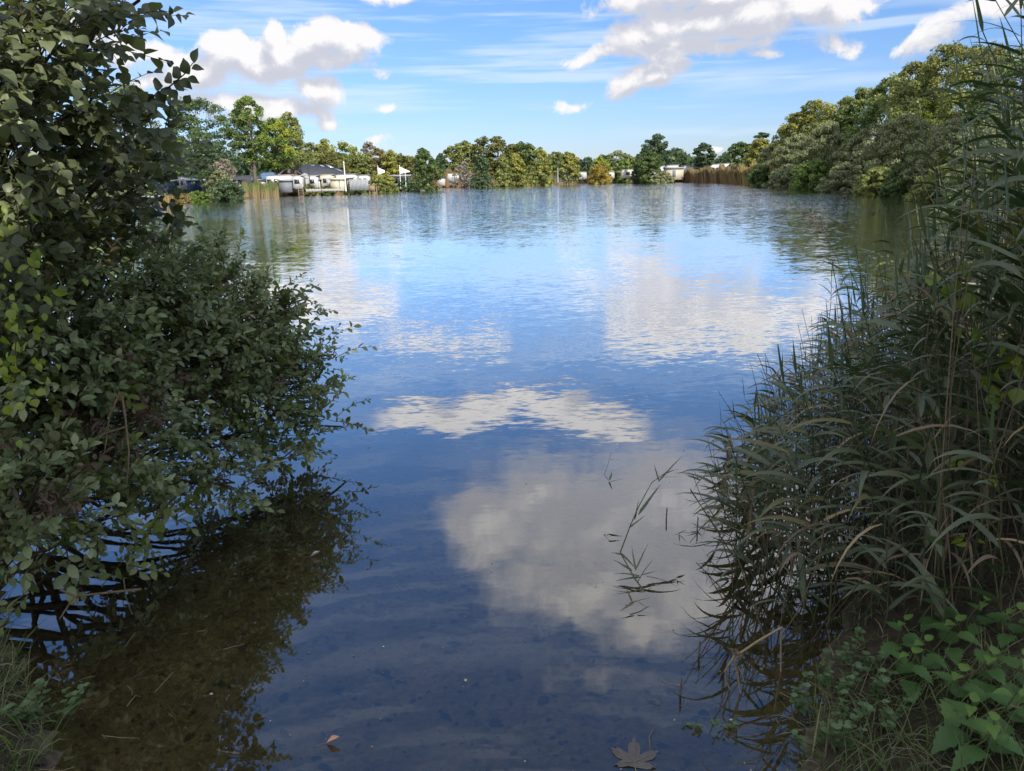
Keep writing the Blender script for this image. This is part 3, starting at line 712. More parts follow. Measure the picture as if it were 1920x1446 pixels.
def shed(p0, p1, top, d, label, m_, rm):
    a, b = xspan(p0, p1, d); h = ztop(p0, top, d) - ZG; L = b - a
    o = thing('shed', ((a + b) / 2, d, ZG), label, 'shed')
    mb = MB(); box(mb, -L / 2, L / 2, 0, 2.4, 0, h - .12); mb.build('wall', m_, o)
    mb = MB(); prism(mb, [(-L / 2 - .15, h - .117), (L / 2 + .15, h - .117), (L / 2 + .15, h - .02), (-L / 2 - .15, h)], -.2, 2.6); mb.build('roof', rm, o)
    mb = MB(); box(mb, -.4, .4, -.04, .01, 0, h * .78); mb.build('door', GREYP, o)
shed(640, 656, 333, 107, 'small dark red shed left of the white flagpole', REDW, LGREY)
caravan(628, 668, 327.5, 114, 'white roofed caravan behind the red shed and the white flagpole', ((.7, .85),))
caravan(668, 692, 329, 118, 'low white caravan right of the white flagpole', ((.2, .4), (.6, .8)))
def fence(p0, p1, zt0, d, label, m_, n=10):
    a, b = xspan(p0, p1, d); o = thing('fence', ((a + b) / 2, d, ZG), label, 'fence'); L = b - a
    mb = MB()
    for k in range(n):
        x = -L / 2 + L * k / n; box(mb, x + .02, x + L / n - .02, 0, .04, .05, zt0)
    mb.build('boards', m_, o)
    mb = MB()
    for k in range(0, n + 1, 3): box(mb, -L / 2 + L * k / n - .05, -L / 2 + L * k / n + .05, .045, .12, 0, zt0 + .1)
    mb.build('post', WOODW, o)
fence(655, 690, 1.5, 104.5, 'blue-grey board fence right of the red shed', GREYP, 14)
fence(572, 600, .38, 101.5, 'low white board fence in front of the pavilion tent', LGREY, 12)
fence(602, 640, .35, 102, 'low white rail fence in front of the beige caravan', LGREY, 16)
# clubhouse
def clubhouse():
    d = 128
    xa = P(524, 340, d).x; xb = P(566, 340, d).x; xr = P(627, 340, d).x
    ze = ztop(545, 329, d); zr = ztop(552, 310.5, d); xm = P(546.5, 340, d).x
    o = thing('brick_clubhouse', (xm, d, ZG), 'brick clubhouse with orange-red gable and dark roof with skylights', 'building')
    ze -= ZG; zr -= ZG; w_ = (xb - xa) / 2; L = xr - xm; D = 13.0
    mb = MB()      # gable wall faces the lake and is the front of the block
    V = [(-w_, 0, 0), (w_, 0, 0), (w_, 0, ze), (0, 0, zr - .1), (-w_, 0, ze), (-w_, 9, 0), (-w_, 9, ze)]
    mb.add(V, [0, 1, 2, 3, 4]); mb.add(V, [[0, 4, 6, 5]])
    V = [(w_, 0, 0), (L + 2, 5, 0), (L + 2, 5, ze), (w_, 0, ze)]
    mb.add(V, [0, 1, 2, 3])
    mb.build('wall', BRICK, o)
    mb = MB()
    t = .18
    def slab(q):
        q = np.array(q, float); mb.add(np.concatenate([q, q + [0, 0, t]]), BF)
    slab([(-w_ - .5, -.4, ze - .35), (0, -.4, zr), (0, 9, zr), (-w_ - .5, 9, ze - .35)])
    # the long slope falls towards the lake on the right of the gable
    xe0 = w_ + .5
    q = [(0.003, -.4, zr), (xe0, -.4, ze - .35), (L + 2.2, 4.4, ze - .35), (L * .72, 9, zr)]
    slab(q)
    rf = mb.build('roof', SLATE, o)
    q = np.array(q)
    def pt(u, v): return (q[0] * (1 - u) + q[3] * u) * (1 - v) + (q[1] * (1 - u) + q[2] * u) * v
    for (u, v) in ((.12, .22), (.28, .22), (.48, .2), (.68, .2), (.84, .2), (.36, .58), (.88, .56)):
        du, dv = .035, .13
        Q = np.array([pt(u - du, v - dv), pt(u + du, v - dv), pt(u + du, v + dv), pt(u - du, v + dv)]) + [0, 0, t]
        nn = np.cross(Q[1] - Q[0], Q[2] - Q[0]); nn /= np.linalg.norm(nn) * (-1 if nn[2] < 0 else 1)
        mb = MB(); mb.add(np.concatenate([Q + nn * .01, Q + nn * .08]), BF); mb.build('skylight', SKYL, o)
    for s_ in (-1,):
        mb = MB(); mb.add(np.array([(-w_ - .55, -.45, ze - .45), (-w_ - .55, -.45, ze - .12), (0, -.45, zr + .22), (0, -.45, zr - .12)]), [0, 1, 2, 3]);
        mb.add(np.array([(w_ + .55, -.45, ze - .45), (w_ + .55, -.45, ze - .12), (0, -.45, zr + .22), (0, -.45, zr - .12)]), [3, 2, 1, 0]); mb.build('bargeboard', LGREY, o)
    mb = MB(); tube(mb, [(-.05, -.6, zr - .5), (-.05, -.6, zr - 1.2)], .25, .25, 8); mb.build('gable_lamp', WHITE, o)
clubhouse()
def pole(px, top, d, label, m_=METAL, flag=None, r=.06, zb=ZG):
    p = P(px, top, d); o = thing('flagpole', (p.x, d, zb), label, 'flagpole'); h = p.z - zb
    mb = MB(); tube(mb, [(0, 0, 0), (0, 0, h)], r, r * .7, 8); mb.build('pole', m_, o)
    mb = MB(); tube(mb, [(0, 0, h), (0, 0, h + .12)], r * 1.4, r * .5, 8); mb.build('finial', m_, o)
    if flag:
        w_, hh = flag
        xs = np.linspace(0, w_, 7); mb = MB()
        V = []
        for k, x in enumerate(xs):
            y = .12 * math.sin(k * 1.2); V += [(x, y, h - .15 - .45 * x), (x, y, h - .15 - hh - .25 * x + .1 * k)]
        V = np.array(V); mb.add(V, [[2 * k, 2 * k + 1, 2 * k + 3, 2 * k + 2] for k in range(6)]); mb.build('flag', FLAGW, o)
pole(644.5, 305, 101, 'tall white flagpole without flag beside the red shed', r=.09)
pole(577, 302, 103, 'thin black mast in front of the clubhouse roof', BLACKM, r=.08)
pole(708, 312, 116, 'left one of the two poles with white flags', flag=(1.0, 1.1))
pole(749, 311, 117, 'right one of the two poles with white flags', flag=(1.5, 1.0))
pole(759.5, 321, 117, 'short bare pole right of the two white flags')
pole(1046, 316, 150, 'thin pale pole left of the white caravans in the middle')
def ladder():
    d = 103; a, b = xspan(558, 566.5, d); zt = ztop(562, 351, d)
    o = thing('ladder', ((a + b) / 2, d, -.4), 'pale wooden ladder leading down into the water', 'ladder'); L = (b - a) / 2; h = zt + .4
    for s_ in (-1, 1):
        mb = MB(); box(mb, s_ * L - .04, s_ * L + .04, -.04, .04, 0, h); mb.build('rail', WOODW, o)
    for k in range(5):
        z = .45 + k * (h - .5) / 4.6; mb = MB(); box(mb, -L + .042, L - .042, -.035, .035, z - .03, z + .03); mb.build('rung', WOODW, o)
ladder()
def jetty(p0, p1, top, d, label, dy=2.0, rail=False, m_=WOODW):
    a, b = xspan(p0, p1, d); zt = ztop((p0 + p1) / 2, top, d)
    o = thing('jetty', ((a + b) / 2, d, 0), label, 'jetty'); L = (b - a) / 2
    zd = zt if not rail else .45
    mb = MB()
    n = 10
    for k in range(n): box(mb, -L + 2 * L * k / n, -L + 2 * L * (k + .9) / n, 0, dy, zd - .08, zd)
    mb.build('deck', m_, o)
    for x in (-L + .1, L - .1):
        for y in (.1, dy - .1):
            mb = MB(); box(mb, x - .07, x + .07, y - .07, y + .07, -1, zd - .083 if not (rail and y < 1) else zt); mb.build('post', m_, o)
    if not rail:
        mb = MB(); box(mb, -L, L, -.06, -.003, zd * .35, zd - .1); mb.build('front_board', m_, o)
    if rail:
        mb = MB(); box(mb, -L, L, .02, .09, zt - .18, zt - .03); mb.build('rail', m_, o)
        mb = MB(); box(mb, -L * .7, L * .5, -.05, -.01, .05, zd - .1); mb.build('front_board', LGREY, o)
jetty(690, 702, 347, 106.5, 'small plank jetty beside the wide olive willow bush')
jetty(880, 902, 341, 143, 'small railed wooden jetty in front of the russet reeds', 1.6, True)
# long cabin, tarpaulins, central and right caravans
def cabin():
    d = 122; a, b = xspan(733, 768, d); h = ztop(750, 328, d) - ZG; L = (b - a) / 2
    o = thing('cabin', ((a + b) / 2, d, ZG), 'long low white cabin with grey flat roof below the right flag', 'cabin')
    mb = MB(); box(mb, -L, L, 0, 3, 0, h - .25); mb.build('wall', WHITE, o)
    mb = MB(); box(mb, -L - .3, L + .3, -.4, 3.2, h - .247, h); mb.build('roof', GREYP, o)
    for f in (-.6, -.2, .55):
        mb = MB(); box(mb, L * f - .45, L * f + .45, -.04, .01, h * .35, h * .75); w_ = mb.build('window', LGREY, o)
        mb = MB(); box(mb, L * f - .38, L * f + .38, -.06, -.043, h * .38, h * .72); mb.build('pane', GLASS, w_)
    mb = MB(); box(mb, L * .75, L * .95, -.04, .01, 0, h * .7); mb.build('door', DGREY, o)
cabin()
def tarp(p0, p1, top, d, label, m_):
    a, b = xspan(p0, p1, d); h = ztop(p0, top, d) - ZG; L = (b - a) / 2
    o = thing('covered_boat', ((a + b) / 2, d, ZG), label, 'covered boat', 'covered boats on the shore')
    mb = MB()
    pts = [(-L, h * .62), (-L * .9, h * .3), (L * .85, h * .3), (L, h * .7), (L * .9, h * .97), (-L * .9, h)]
    prism(mb, pts, 0, 1.8); mb.build('tarpaulin', m_, o)
    mb = MB(); prism(mb, [(-L * .7, 0), (L * .7, 0), (L * .75, h * .297), (-L * .75, h * .297)], .3, 1.5); mb.build('hull', LGREY, o)
tarp(839, 861, 326, 150, 'long bright white tarpaulin above the russet reeds', WHITE)
tarp(861, 884, 327, 152, 'pale blue-grey tarpaulin touching the darkest cone-shaped tree', plain('tarp_blue', (.42, .47, .56), .6))
awning(820, 834, 330, 148, 'small pale awning between the dark pointed tree and the white tarpaulin', (LGREY, LGREY))
caravan(1058, 1083, 323.5, 152, 'bright white caravan with small dark window under the round golden-olive tree', ((.1, .25), (.75, .9)))
caravan(1083, 1100, 323, 154, 'white caravan touching the gold shrub', ((.2, .45),))
awning(1045, 1058, 326, 153, 'low grey awning left of the bright white caravan', (LGREY, GREYP))
caravan(1136, 1152, 323, 156, 'white caravan just right of the gold shrub', ((.3, .6),))
caravan(1166, 1190, 318, 154, 'cream caravan left of the twin dark trees', ((.3, .6),), CREAM)
awning(1249, 1281, 313, 146, 'cream awning with dark roof right of the round dark bush', (CREAM, GREYP), slope=.1, wins=((.36, .55, DGREY),))
caravan(1249, 1272, 310, 151, 'white caravan behind the cream awning with dark roof')
caravan(1281, 1309, 311, 148, 'white caravan with dark front window beside the layered dark tree', ((.35, .62),), door=False)
awning(1307, 1326, 312, 147, 'dark brown awning behind the trunk of the layered dark tree', (plain('awning_brown', (.06, .045, .05), .8), WHITE), slope=.1)
caravan(1326, 1349, 308.5, 147, 'white caravan with two windows right of the layered dark tree', ((.35, .55), (.72, .95)), door=False)
caravan(1350, 1374, 307, 149, 'last white caravan partly behind the golden reeds', ((.2, .35),), door=False)
caravan(1215, 1249, 312, 158, 'white caravan hidden behind the twin dark trees', ((.5, .7),))
# pale gravel bank behind the left twigs
mb = MB()
A = [G(240, 372), G(300, 371), G(350, 367), G(400, 366)]
a0, a1 = P(230, 340, 96), P(420, 340, 98)
mb.add([(a0.x, 90, ZG + .01), (a1.x, 92, ZG + .01), (a1.x, 106, ZG + .012), (a0.x, 106, ZG + .012)], [0, 1, 2, 3])
setp(mb.build('gravel_road', GRAV), kind='structure')
# small bird on the treetop of the right bank
def bird():
    p = P(1691, 136, 69); o = thing('bird', (p.x, p.y, p.z - .15), 'small dark bird perched on a treetop of the right bank', 'bird')
    mb = MB()
    tube(mb, [(-.24, 0, .02), (-.14, 0, .08), (-.02, 0, .16), (.05, 0, .26), (.07, 0, .34), (.13, 0, .36), (.20, 0, .35)], .02, .012, 8)
    P_ = np.array([(-.24, 0, .02), (-.14, 0, .08), (-.02, 0, .16), (.04, 0, .25), (.07, 0, .34), (.12, 0, .36), (.20, 0, .35)])
    r = [.012, .05, .09, .07, .05, .035, .005]; s_ = 8; V = []
    for q, rr in zip(P_, r):
        for k in range(s_): a = k / s_ * 6.283; V.append(q + [rr * math.cos(a) * .6, rr * math.sin(a), rr * math.cos(a) * .8])
    mb = MB(); mb.add(V, [[i * s_ + k, i * s_ + (k + 1) % s_, (i + 1) * s_ + (k + 1) % s_, (i + 1) * s_ + k] for i in range(6) for k in range(s_)])
    mb.build('body', BLACKM, o, smooth=True)
bird()

# ------------------------------------------------------------------ near plants: leaf shapes
def leaf_tpl(ws, fold=.18, bend=.25, twist=0.0, mids=True):
    """a folded, arching leaf one unit long; ws = half widths from base to tip"""
    n = len(ws); V = []; F = []
    for i, w_ in enumerate(ws):
        t = i / (n - 1); z = -bend * t * t + .08 * t
        x = t * (1 - .12 * bend * t)
        V += [(x, w_, z + fold * w_), (x, 0, z), (x, -w_, z + fold * w_)]
    for i in range(n - 1):
        a = i * 3; F += [[a, a + 1, a + 4, a + 3], [a + 1, a + 2, a + 5, a + 4]]
    return np.array(V, float), np.array(F)
SALLOW = [leaf_tpl([.015, .17, .25, .26, .19, .01], .35, b) for b in (.1, .3, .5)]
ALDER = [leaf_tpl([.02, .27, .40, .42, .33, .16, .02], .3, b) for b in (.08, .25, .4)]
LANCE = [leaf_tpl([.012, .10, .14, .13, .08, .004], .5, b) for b in (.15, .4, .7)]
SERR = []
for b in (.2, .4):
    ws = [.03]
    for k in range(1, 12):
        t = k / 12; w_ = .42 * math.sin(math.pi * min(1, t * .92 + .08)) ** .8 * (1.12 - .75 * t); ws.append(w_ * (1.0 if k % 2 else .74))
    ws.append(.003); SERR.append(leaf_tpl(ws, .3, b))
def place(mb, tpls, pos, dr, nr, sc, tint, mat=0, rg=None, wsc=None):
    pos = np.asarray(pos, float); dr = np.asarray(dr, float); nr = np.asarray(nr, float); sc = np.asarray(sc, float); tint = np.asarray(tint, float)
    rg = rg or np.random.default_rng(1)
    X = dr / (np.linalg.norm(dr, axis=1)[:, None] + 1e-9)
    Z = nr - X * (nr * X).sum(1)[:, None]; Z /= np.linalg.norm(Z, axis=1)[:, None] + 1e-9
    Y = np.cross(Z, X)
    ch = rg.integers(0, len(tpls), len(pos))
    for k, (V, F) in enumerate(tpls):
        q = np.where(ch == k)[0]
        if not len(q): continue
        wy = np.ones(len(q)) if wsc is None else np.asarray(wsc)[q]
        W_ = pos[q][:, None] + sc[q][:, None, None] * (V[None, :, 0:1] * X[q][:, None] + (V[None, :, 1:2] * wy[:, None, None]) * Y[q][:, None] + V[None, :, 2:3] * Z[q][:, None])
        nv = len(V)
        FF = (np.arange(len(q))[:, None, None] * nv + F[None]).reshape(-1, F.shape[1])
        m_ = mat if np.isscalar(mat) else np.repeat(np.asarray(mat)[q], len(F))
        mb.add(W_.reshape(-1, 3), FF, m_, np.repeat(tint[q], len(F)))
def unit(v): v = np.asarray(v, float); return v / (np.linalg.norm(v) + 1e-9)

def leafy_twig(stems, L_, p, d, length, nl, size, rg, droop=.15, tint=.5, r=.0025, mat=0, sp=.75, start=.15, rosette=False):
    """adds one twig: a stem and its alternate leaves collected in the list L_"""
    p = np.array(p, float); d = unit(d)
    end_ = p + d * length; mid = (p + end_) / 2 + rg.normal(0, .04 * length, 3)
    ts = np.linspace(0, 1, 6)[:, None]
    Q = (1 - ts) ** 2 * p + 2 * ts * (1 - ts) * (mid + [0, 0, .04 * length]) + ts ** 2 * (end_ - [0, 0, droop * length])
    tube(stems, Q, r, r * .35, 3, 0, .5)
    side = unit(np.cross(d, [0, 0, 1]) + rg.normal(0, .1, 3)); upv = np.cross(side, d)
    ph = rg.uniform(0, 6.28)
    for k in range(nl):
        t = start + (1 - start) * (k + .5) / nl
        i = min(4, int(t * 5)); f = t * 5 - i
        q = Q[i] * (1 - f) + Q[i + 1] * f; tan = unit(Q[i + 1] - Q[i])
        a = ph + k * 2.4
        o = side * math.cos(a) + upv * math.sin(a) * .7
        out = unit(tan * (.55 if k < nl - 1 else 1.5) + o * sp + rg.normal(0, .15, 3) + [0, 0, -.05])
        n_ = unit(np.array([0, 0, 1.0]) * .8 + tan * .35 + rg.normal(0, .35, 3) + np.array([0, -.35, 0]))
        s = size * rg.uniform(.5, 1.35) * (1 - .25 * abs(t - .55))
        L_.append((q, out, n_, s, np.clip(tint + rg.normal(0, .17), 0, 1), mat))
    return Q

def blob_bush(o, root, blobs, n, tpls, mats, stem_mat, size, tl, nl, seed, droop=.12, up=.35, mat_fn=None, bias=(0, 0, 0), shell=.55, limb_r=.02, rk=1.0):
    """a shrub: limbs from the root to each mass of leaves, side branches to every twig"""
    rg = np.random.default_rng(seed)
    base = np.array(o.location)
    stems = MB(); L_ = []
    cs = [np.array(P(px, py, d)) - base for px, py, d, r in blobs]; rs = [r * rk / FPX * d for px, py, d, r in blobs]
    limbs = []
    roots = [np.array(q) - base for q in root]
    for c, r in zip(cs, rs):
        s0 = roots[rg.integers(len(roots))]
        Q = curve_pts(s0, c, 9, (0, 0, .12 * np.linalg.norm(c - s0)), .025)
        limbs.append(Q); tube(stems, Q, limb_r * rg.uniform(.6, 1), limb_r * .3, 6)
    wt = np.array(rs) ** 2.2; wt /= wt.sum()
    for k in range(n):
        b = rg.choice(len(cs), p=wt); c, r = cs[b], rs[b]
        u = rg.normal(0, 1, 3); u /= np.linalg.norm(u)
        q = c + u * r * rg.random() ** shell * .85
        if q[2] + base[2] < .04: q[2] = .04 - base[2] + rg.random() * .1
        lq = limbs[b][rg.integers(4, 9)]
        if rg.random() < .36:
            tube(stems, curve_pts(lq, q, 5, (0, 0, .03), .012), .005, .002, 3)
        d = unit(u * .75 + [0, 0, up] + rg.normal(0, .35, 3) + np.array(bias))
        m_ = mat_fn(q + base, rg) if mat_fn else 0
        leafy_twig(stems, L_, q, d, tl * rg.uniform(.6, 1.3), int(nl * rg.uniform(.7, 1.3)), size * rg.uniform(.8, 1.15), rg, droop, tint=rg.uniform(.05, .95), mat=m_)
    return stems, L_
def finish_bush(o, stems, L_, tpls, mats, stem_mat, seed=0):
    mb = MB(); rg = np.random.default_rng(seed)
    A = list(zip(*L_))
    z = np.array(A[0])[:, 2] + o.location[2]
    keep = z > .012
    place(mb, tpls, np.array(A[0])[keep], np.array(A[1])[keep], np.array(A[2])[keep], np.array(A[3])[keep], np.array(A[4])[keep], np.array(A[5])[keep], rg)
    mb.build('foliage', mats, o)
    stems.build('branches', stem_mat, o)

NL = lambda name, a, b, c, back, tr=.22, rough=.45: leafmat(name, G1(a, b, c), back=back, transl=tr, rough=rough, spec=.45)
SAL = NL('sallow_leaf', (.088, .122, .050), (.165, .21, .092), (.27, .31, .16), (.29, .31, .22))
SALY = NL('sallow_leaf_fresh', (.07, .11, .025), (.12, .17, .035), (.19, .22, .06), (.18, .21, .12), .35)
SALB = NL('sallow_leaf_withered', (.05, .032, .022), (.10, .062, .04), (.16, .11, .075), (.12, .085, .065), .1, .8)
ALD = NL('alder_leaf', (.050, .066, .032), (.088, .110, .052), (.15, .175, .085), (.20, .22, .14))
TWIG = bark('twig_bark', (.05, .038, .024), (.13, .10, .065), 40)

# alder at the top left
ar = P(-60, 1150, 2.9); ax, ay = -3.3, 3.2
o = thing('alder_tree', (ax, ay, gz(ax, ay)), 'near alder with big rounded leaves filling the upper left corner', 'tree')
BA = [(60, 60, 3.2, 150), (170, 40, 3.5, 95), (60, 210, 3.3, 150), (170, 190, 3.5, 80), (40, 330, 3.5, 140), (170, 330, 3.9, 110), (225, 10, 3.6, 30), (262, 0, 3.7, 16),
      (185, 90, 3.7, 34), (250, 290, 4.0, 62), (300, 270, 4.1, 42), (270, 350, 4.2, 60), (320, 320, 4.3, 34), (-60, 150, 3.0, 170), (-60, 400, 3.2, 170), (130, 440, 3.9, 90), (225, 420, 4.3, 40), (290,205,4.0,22)]
stems, L_ = blob_bush(o, [(ax, ay, .1), (ax + .2, ay + .2, .1), (ax - .1, ay + .5, .1)], BA, 520, ALDER, None, None, .060, .24, 9, 5, droop=.1, up=.25, bias=(.35, 0, 0), limb_r=.022, rk=.8)
rg = np.random.default_rng(11)
# the single leafy shoot that sticks out against the sky
b0 = np.array(o.location)
Q = [np.array(P(px, py, d)) - b0 for px, py, d in ((215, 232, 3.9), (270, 190, 3.9), (315, 165, 3.9), (345, 140, 3.9), (362, 118, 3.9))]
tube(stems, Q, .006, .002, 4)
for (px, py, sx, sy, s) in ((366, 110, .3, .7, .075), (368, 128, 1, .1, .06), (352, 132, -.2, .6, .08), (360, 150, 1, -.3, .06), (335, 140, -.4, .5, .075), (330, 158, .5, -.5, .07), (318, 150, -.3, .6, .07),
                            (345, 155, .8, -.4, .07), (296, 158, -.8, .3, .075), (300, 178, .3, -.7, .07), (312, 172, .8, -.5, .07), (283, 182, -.4, -.4, .08), (270, 175, -.3, .7, .075), (325, 176, .7, -.8, .06), (258, 200, .2, -.8, .08), (280, 200, .6, -.7, .075), (300, 192, .8, -.6, .07)):
    q = np.array(P(px, py, 3.9)) - b0
    L_.append((q - np.array([sx, 0, sy]) * s * .4, np.array([sx, rg.normal(0, .3), sy]), unit([-sy * .6, -.9, sx * .6 + .2]), s, rg.uniform(.1, .5), 0))
finish_bush(o, stems, L_, ALDER, [ALD], TWIG)
mb = MB(); tube(mb, curve_pts((0, 0, -.3), (-.25, .1, 3.6), 7, (0, 0, 0), .03), .07, .03, 9); mb.build('trunk', BARK, o, smooth=True)

# the big sallow over the water
sx_, sy_ = -2.75, 3.35
o = thing('sallow_shrub', (sx_, sy_, gz(sx_, sy_)), 'large near sallow bush leaning over the water on the left', 'shrub')
BS = [(90, 600, 3.6, 180), (230, 560, 4.2, 150), (380, 560, 4.9, 105), (460, 620, 5.1, 110), (545, 585, 5.3, 34), (520, 640, 5.2, 60), (575, 560, 5.4, 14), (350, 700, 4.4, 150), (500, 730, 4.9, 110), (590, 680, 5.1, 38),
      (625, 665, 5.15, 14), (605, 780, 5.0, 42), (640, 800, 5.0, 14), (200, 800, 3.7, 170), (400, 840, 4.3, 95), (520, 830, 4.7, 60), (70, 960, 3.0, 130), (210, 950, 3.3, 95), (300, 950, 3.6, 60), (60, 470, 3.6, 110), (180, 480, 4.2, 70),
      (330, 500, 4.7, 52), (390, 490, 4.9, 40), (440, 520, 5.1, 36), (80, 1060, 2.85, 62), (440, 905, 4.1, 46), (360, 930, 3.9, 50), (-70, 700, 3.2, 200), (-80, 950, 2.8, 150), (150, 700, 3.6, 150), (300, 620, 4.3, 120), (440, 690, 4.7, 110), (590, 740, 5.05, 40)]
def mfn(q, rg):
    u = rg.random()
    return 1 if u < .13 else (2 if u < .15 else 0)
stems, L_ = blob_bush(o, [(-2.9, 3.3, .05), (-2.7, 3.7, .05), (-3.0, 4.2, .05), (-2.5, 3.0, .05)], BS, 2500, SALLOW, None, None, .050, .26, 13, 21, droop=.14, up=.42, mat_fn=mfn, bias=(.15, -.05, 0), shell=.45, limb_r=.022, rk=.88)
b0 = np.array(o.location); rg = np.random.default_rng(5)
def sprig(p0, p1, d0, d1, n, size, mat=0, tint=.6, r=.005):
    A, B = np.array(P(*p0, d0)) - b0, np.array(P(*p1, d1)) - b0
    leafy_twig(stems, L_, A, B - A, np.linalg.norm(B - A), n, size, rg, .0, tint, r, mat, start=.3)
sprig((480, 600), (598, 535), 5.2, 5.2, 16, .06, 0, .25)
sprig((520, 660), (600, 590), 5.2, 5.2, 14, .06, 0, .25)
sprig((560, 700), (640, 650), 5.1, 5.1, 14, .055, 0, .25)
sprig((560, 820), (662, 797), 5.0, 5.0, 14, .055, 0, .25)
sprig((330, 940), (190, 1100), 3.3, 2.9, 10, .05, 1, .5)
sprig((330, 930), (275, 1010), 3.3, 3.05, 9, .06, 1, .6)
sprig((240, 1060), (310, 1075), 2.95, 2.95, 5, .055, 1, .9)
sprig((420, 880), (330, 965), 3.9, 3.5, 14, .06, 1, .5)
sprig((300, 900), (210, 985), 3.4, 3.1, 12, .06, 0, .6)
sprig((120, 1000), (135, 1110), 2.9, 2.8, 10, .07, 0, .7)
sprig((60, 1040), (40, 1130), 2.8, 2.7, 8, .07, 0, .6)
sprig((20, 1050), (165, 725), 2.8, 3.1, 10, .07, 0, .8, .007)
finish_bush(o, stems, L_, SALLOW, [SAL, SALY, SALB], TWIG)
# withered bunches of leaves inside the bush
for px, py, d, r_, nn in ((258, 740, 3.45, 40, 60), (285, 775, 3.4, 30, 40), (235, 830, 3.3, 30, 40), (80, 945, 2.75, 40, 60), (140, 930, 2.85, 30, 40), (185, 800, 3.25, 22, 24)):
    c = np.array(P(px, py, d)) - b0; rg = np.random.default_rng(px)
    mb = MB(); rr = r_ / FPX * d
    pos = c + rg.normal(0, rr * .55, (nn, 3)); place(mb, LANCE, pos, rg.normal(0, 1, (nn, 3)) + [0, 0, -.8], rg.normal(0, 1, (nn, 3)), rg.uniform(.03, .06, nn), rg.random(nn), 0, rg)
    wl = mb.build('withered_leaves', SALB, o); wl['label'] = 'bunch of brown withered leaves in the sallow'
for pts in ([(228, 735, 3.3), (236, 790, 3.25), (242, 850, 3.2), (238, 910, 3.15)], [(226, 735, 3.3), (205, 780, 3.25), (196, 850, 3.2)], [(238, 800, 3.3), (190, 815, 3.2), (170, 850, 3.2)], [(265, 1105, 2.9), (140, 1118, 2.75), (112, 1160, 2.65)],
            [(112, 1105, 2.7), (140, 1118, 2.72), (146, 1135, 2.7)], [(560, 835, 4.7), (480, 900, 4.2), (430, 930, 4.0)], [(570, 850, 4.6), (500, 870, 4.4), (400, 900, 4.0)]):
    mb = MB(); tube(mb, [np.array(P(*q)) - b0 for q in pts], .006, .003, 5)
    db = mb.build('dead_branch', bark('pale_dead_bark', (.12, .085, .05), (.26, .20, .13), 30), o); db['label'] = 'bare pale dead branch'

# climbing plant with yellow-green leaves at the left edge
def vine(pts, n, sz, label, cat='climbing plant', seed=0, mats=None, tp=ALDER, spread=.07, tint=.6):
    rg = np.random.default_rng(seed)
    A = [np.array(P(*q)) for q in pts]; o = thing('climbing_plant', tuple(A[0]), label, cat)
    A = [a - A[0] for a in A]
    st = MB(); tube(st, A, .003, .002, 4); st.build('stem', TWIG, o)
    pos = []
    for k in range(n):
        t = rg.random() * (len(A) - 1); i = int(t); pos.append(A[i] + (A[i + 1] - A[i]) * (t - i) + rg.normal(0, spread, 3) * [1, .5, 1])
    mb = MB(); place(mb, tp, pos, rg.normal(0, .5, (n, 3)) + [.3, -.1, -.6], rg.normal(0, .4, (n, 3)) + [0, -.7, .5], rg.uniform(.6, 1.2, n) * sz, rg.normal(tint, .2, n).clip(0, 1), 0, rg)
    mb.build('leaves', mats or VINE, o)
VINE = NL('climber_leaf', (.09, .14, .02), (.15, .21, .03), (.24, .28, .045), (.2, .24, .1), .4)
vine([(30, 380, 3.0), (40, 450, 3.0), (55, 520, 2.9), (20, 560, 2.9)], 34, .05, 'climbing plant with light green leaves high at the left edge', seed=3, tp=SALLOW)
vine([(20, 590, 2.7), (30, 640, 2.7), (25, 700, 2.65), (10, 740, 2.6)], 60, .042, 'climbing plant with yellow-green leaves and one orange leaf at the left edge', seed=4, tint=.8)

# ------------------------------------------------------------------ reeds on the right
REEDL = NL('reed_leaf', (.028, .047, .024), (.055, .085, .040), (.105, .142, .066), (.12, .145, .085), .2, .4)
REEDLY = NL('reed_leaf_yellow', (.10, .12, .03), (.18, .17, .05), (.30, .24, .09), (.2, .18, .1), .3, .6)
REEDD = NL('reed_leaf_dead', (.08, .055, .035), (.15, .11, .07), (.26, .20, .13), (.16, .12, .08), .1, .8)
STEM = plain('reed_stem', (.085, .09, .04), .5, .4, .3, 30)
STEMD = plain('reed_stem_dry', (.30, .23, .13), .6, .3, .3, 30)
PLUME = plain('reed_plume', (.085, .06, .05), .9, .1, .4, 60)
def blade(mb, p, d, L_, w_, droop, tint, mat=0, tw=0.0, seg=7):
    """one long reed blade, arching over under its weight"""
    d = unit(d); side = unit(np.cross(d, [0, 0, 1])); V = []
    c, s_ = math.cos(tw), math.sin(tw)
    q = np.array(p, float); dd = d.copy(); st = L_ / seg
    for i in range(seg + 1):
        t = i / seg; ww = w_ * (min(1, .35 + t * 4) * (1 - t ** 1.7) + .02)
        nrm = np.cross(side, dd); sv_ = side * c + nrm * s_
        V += [q + sv_ * ww, q - nrm * ww * .25, q - sv_ * ww]
        dd = unit(dd + np.array([0, 0, -1]) * droop * (.4 + t) / seg * 2); q = q + dd * st
    F = []
    for i in range(seg): a = i * 3; F += [[a, a + 1, a + 4, a + 3], [a + 1, a + 2, a + 5, a + 4]]
    mb.add(np.array(V), F, mat, tint)
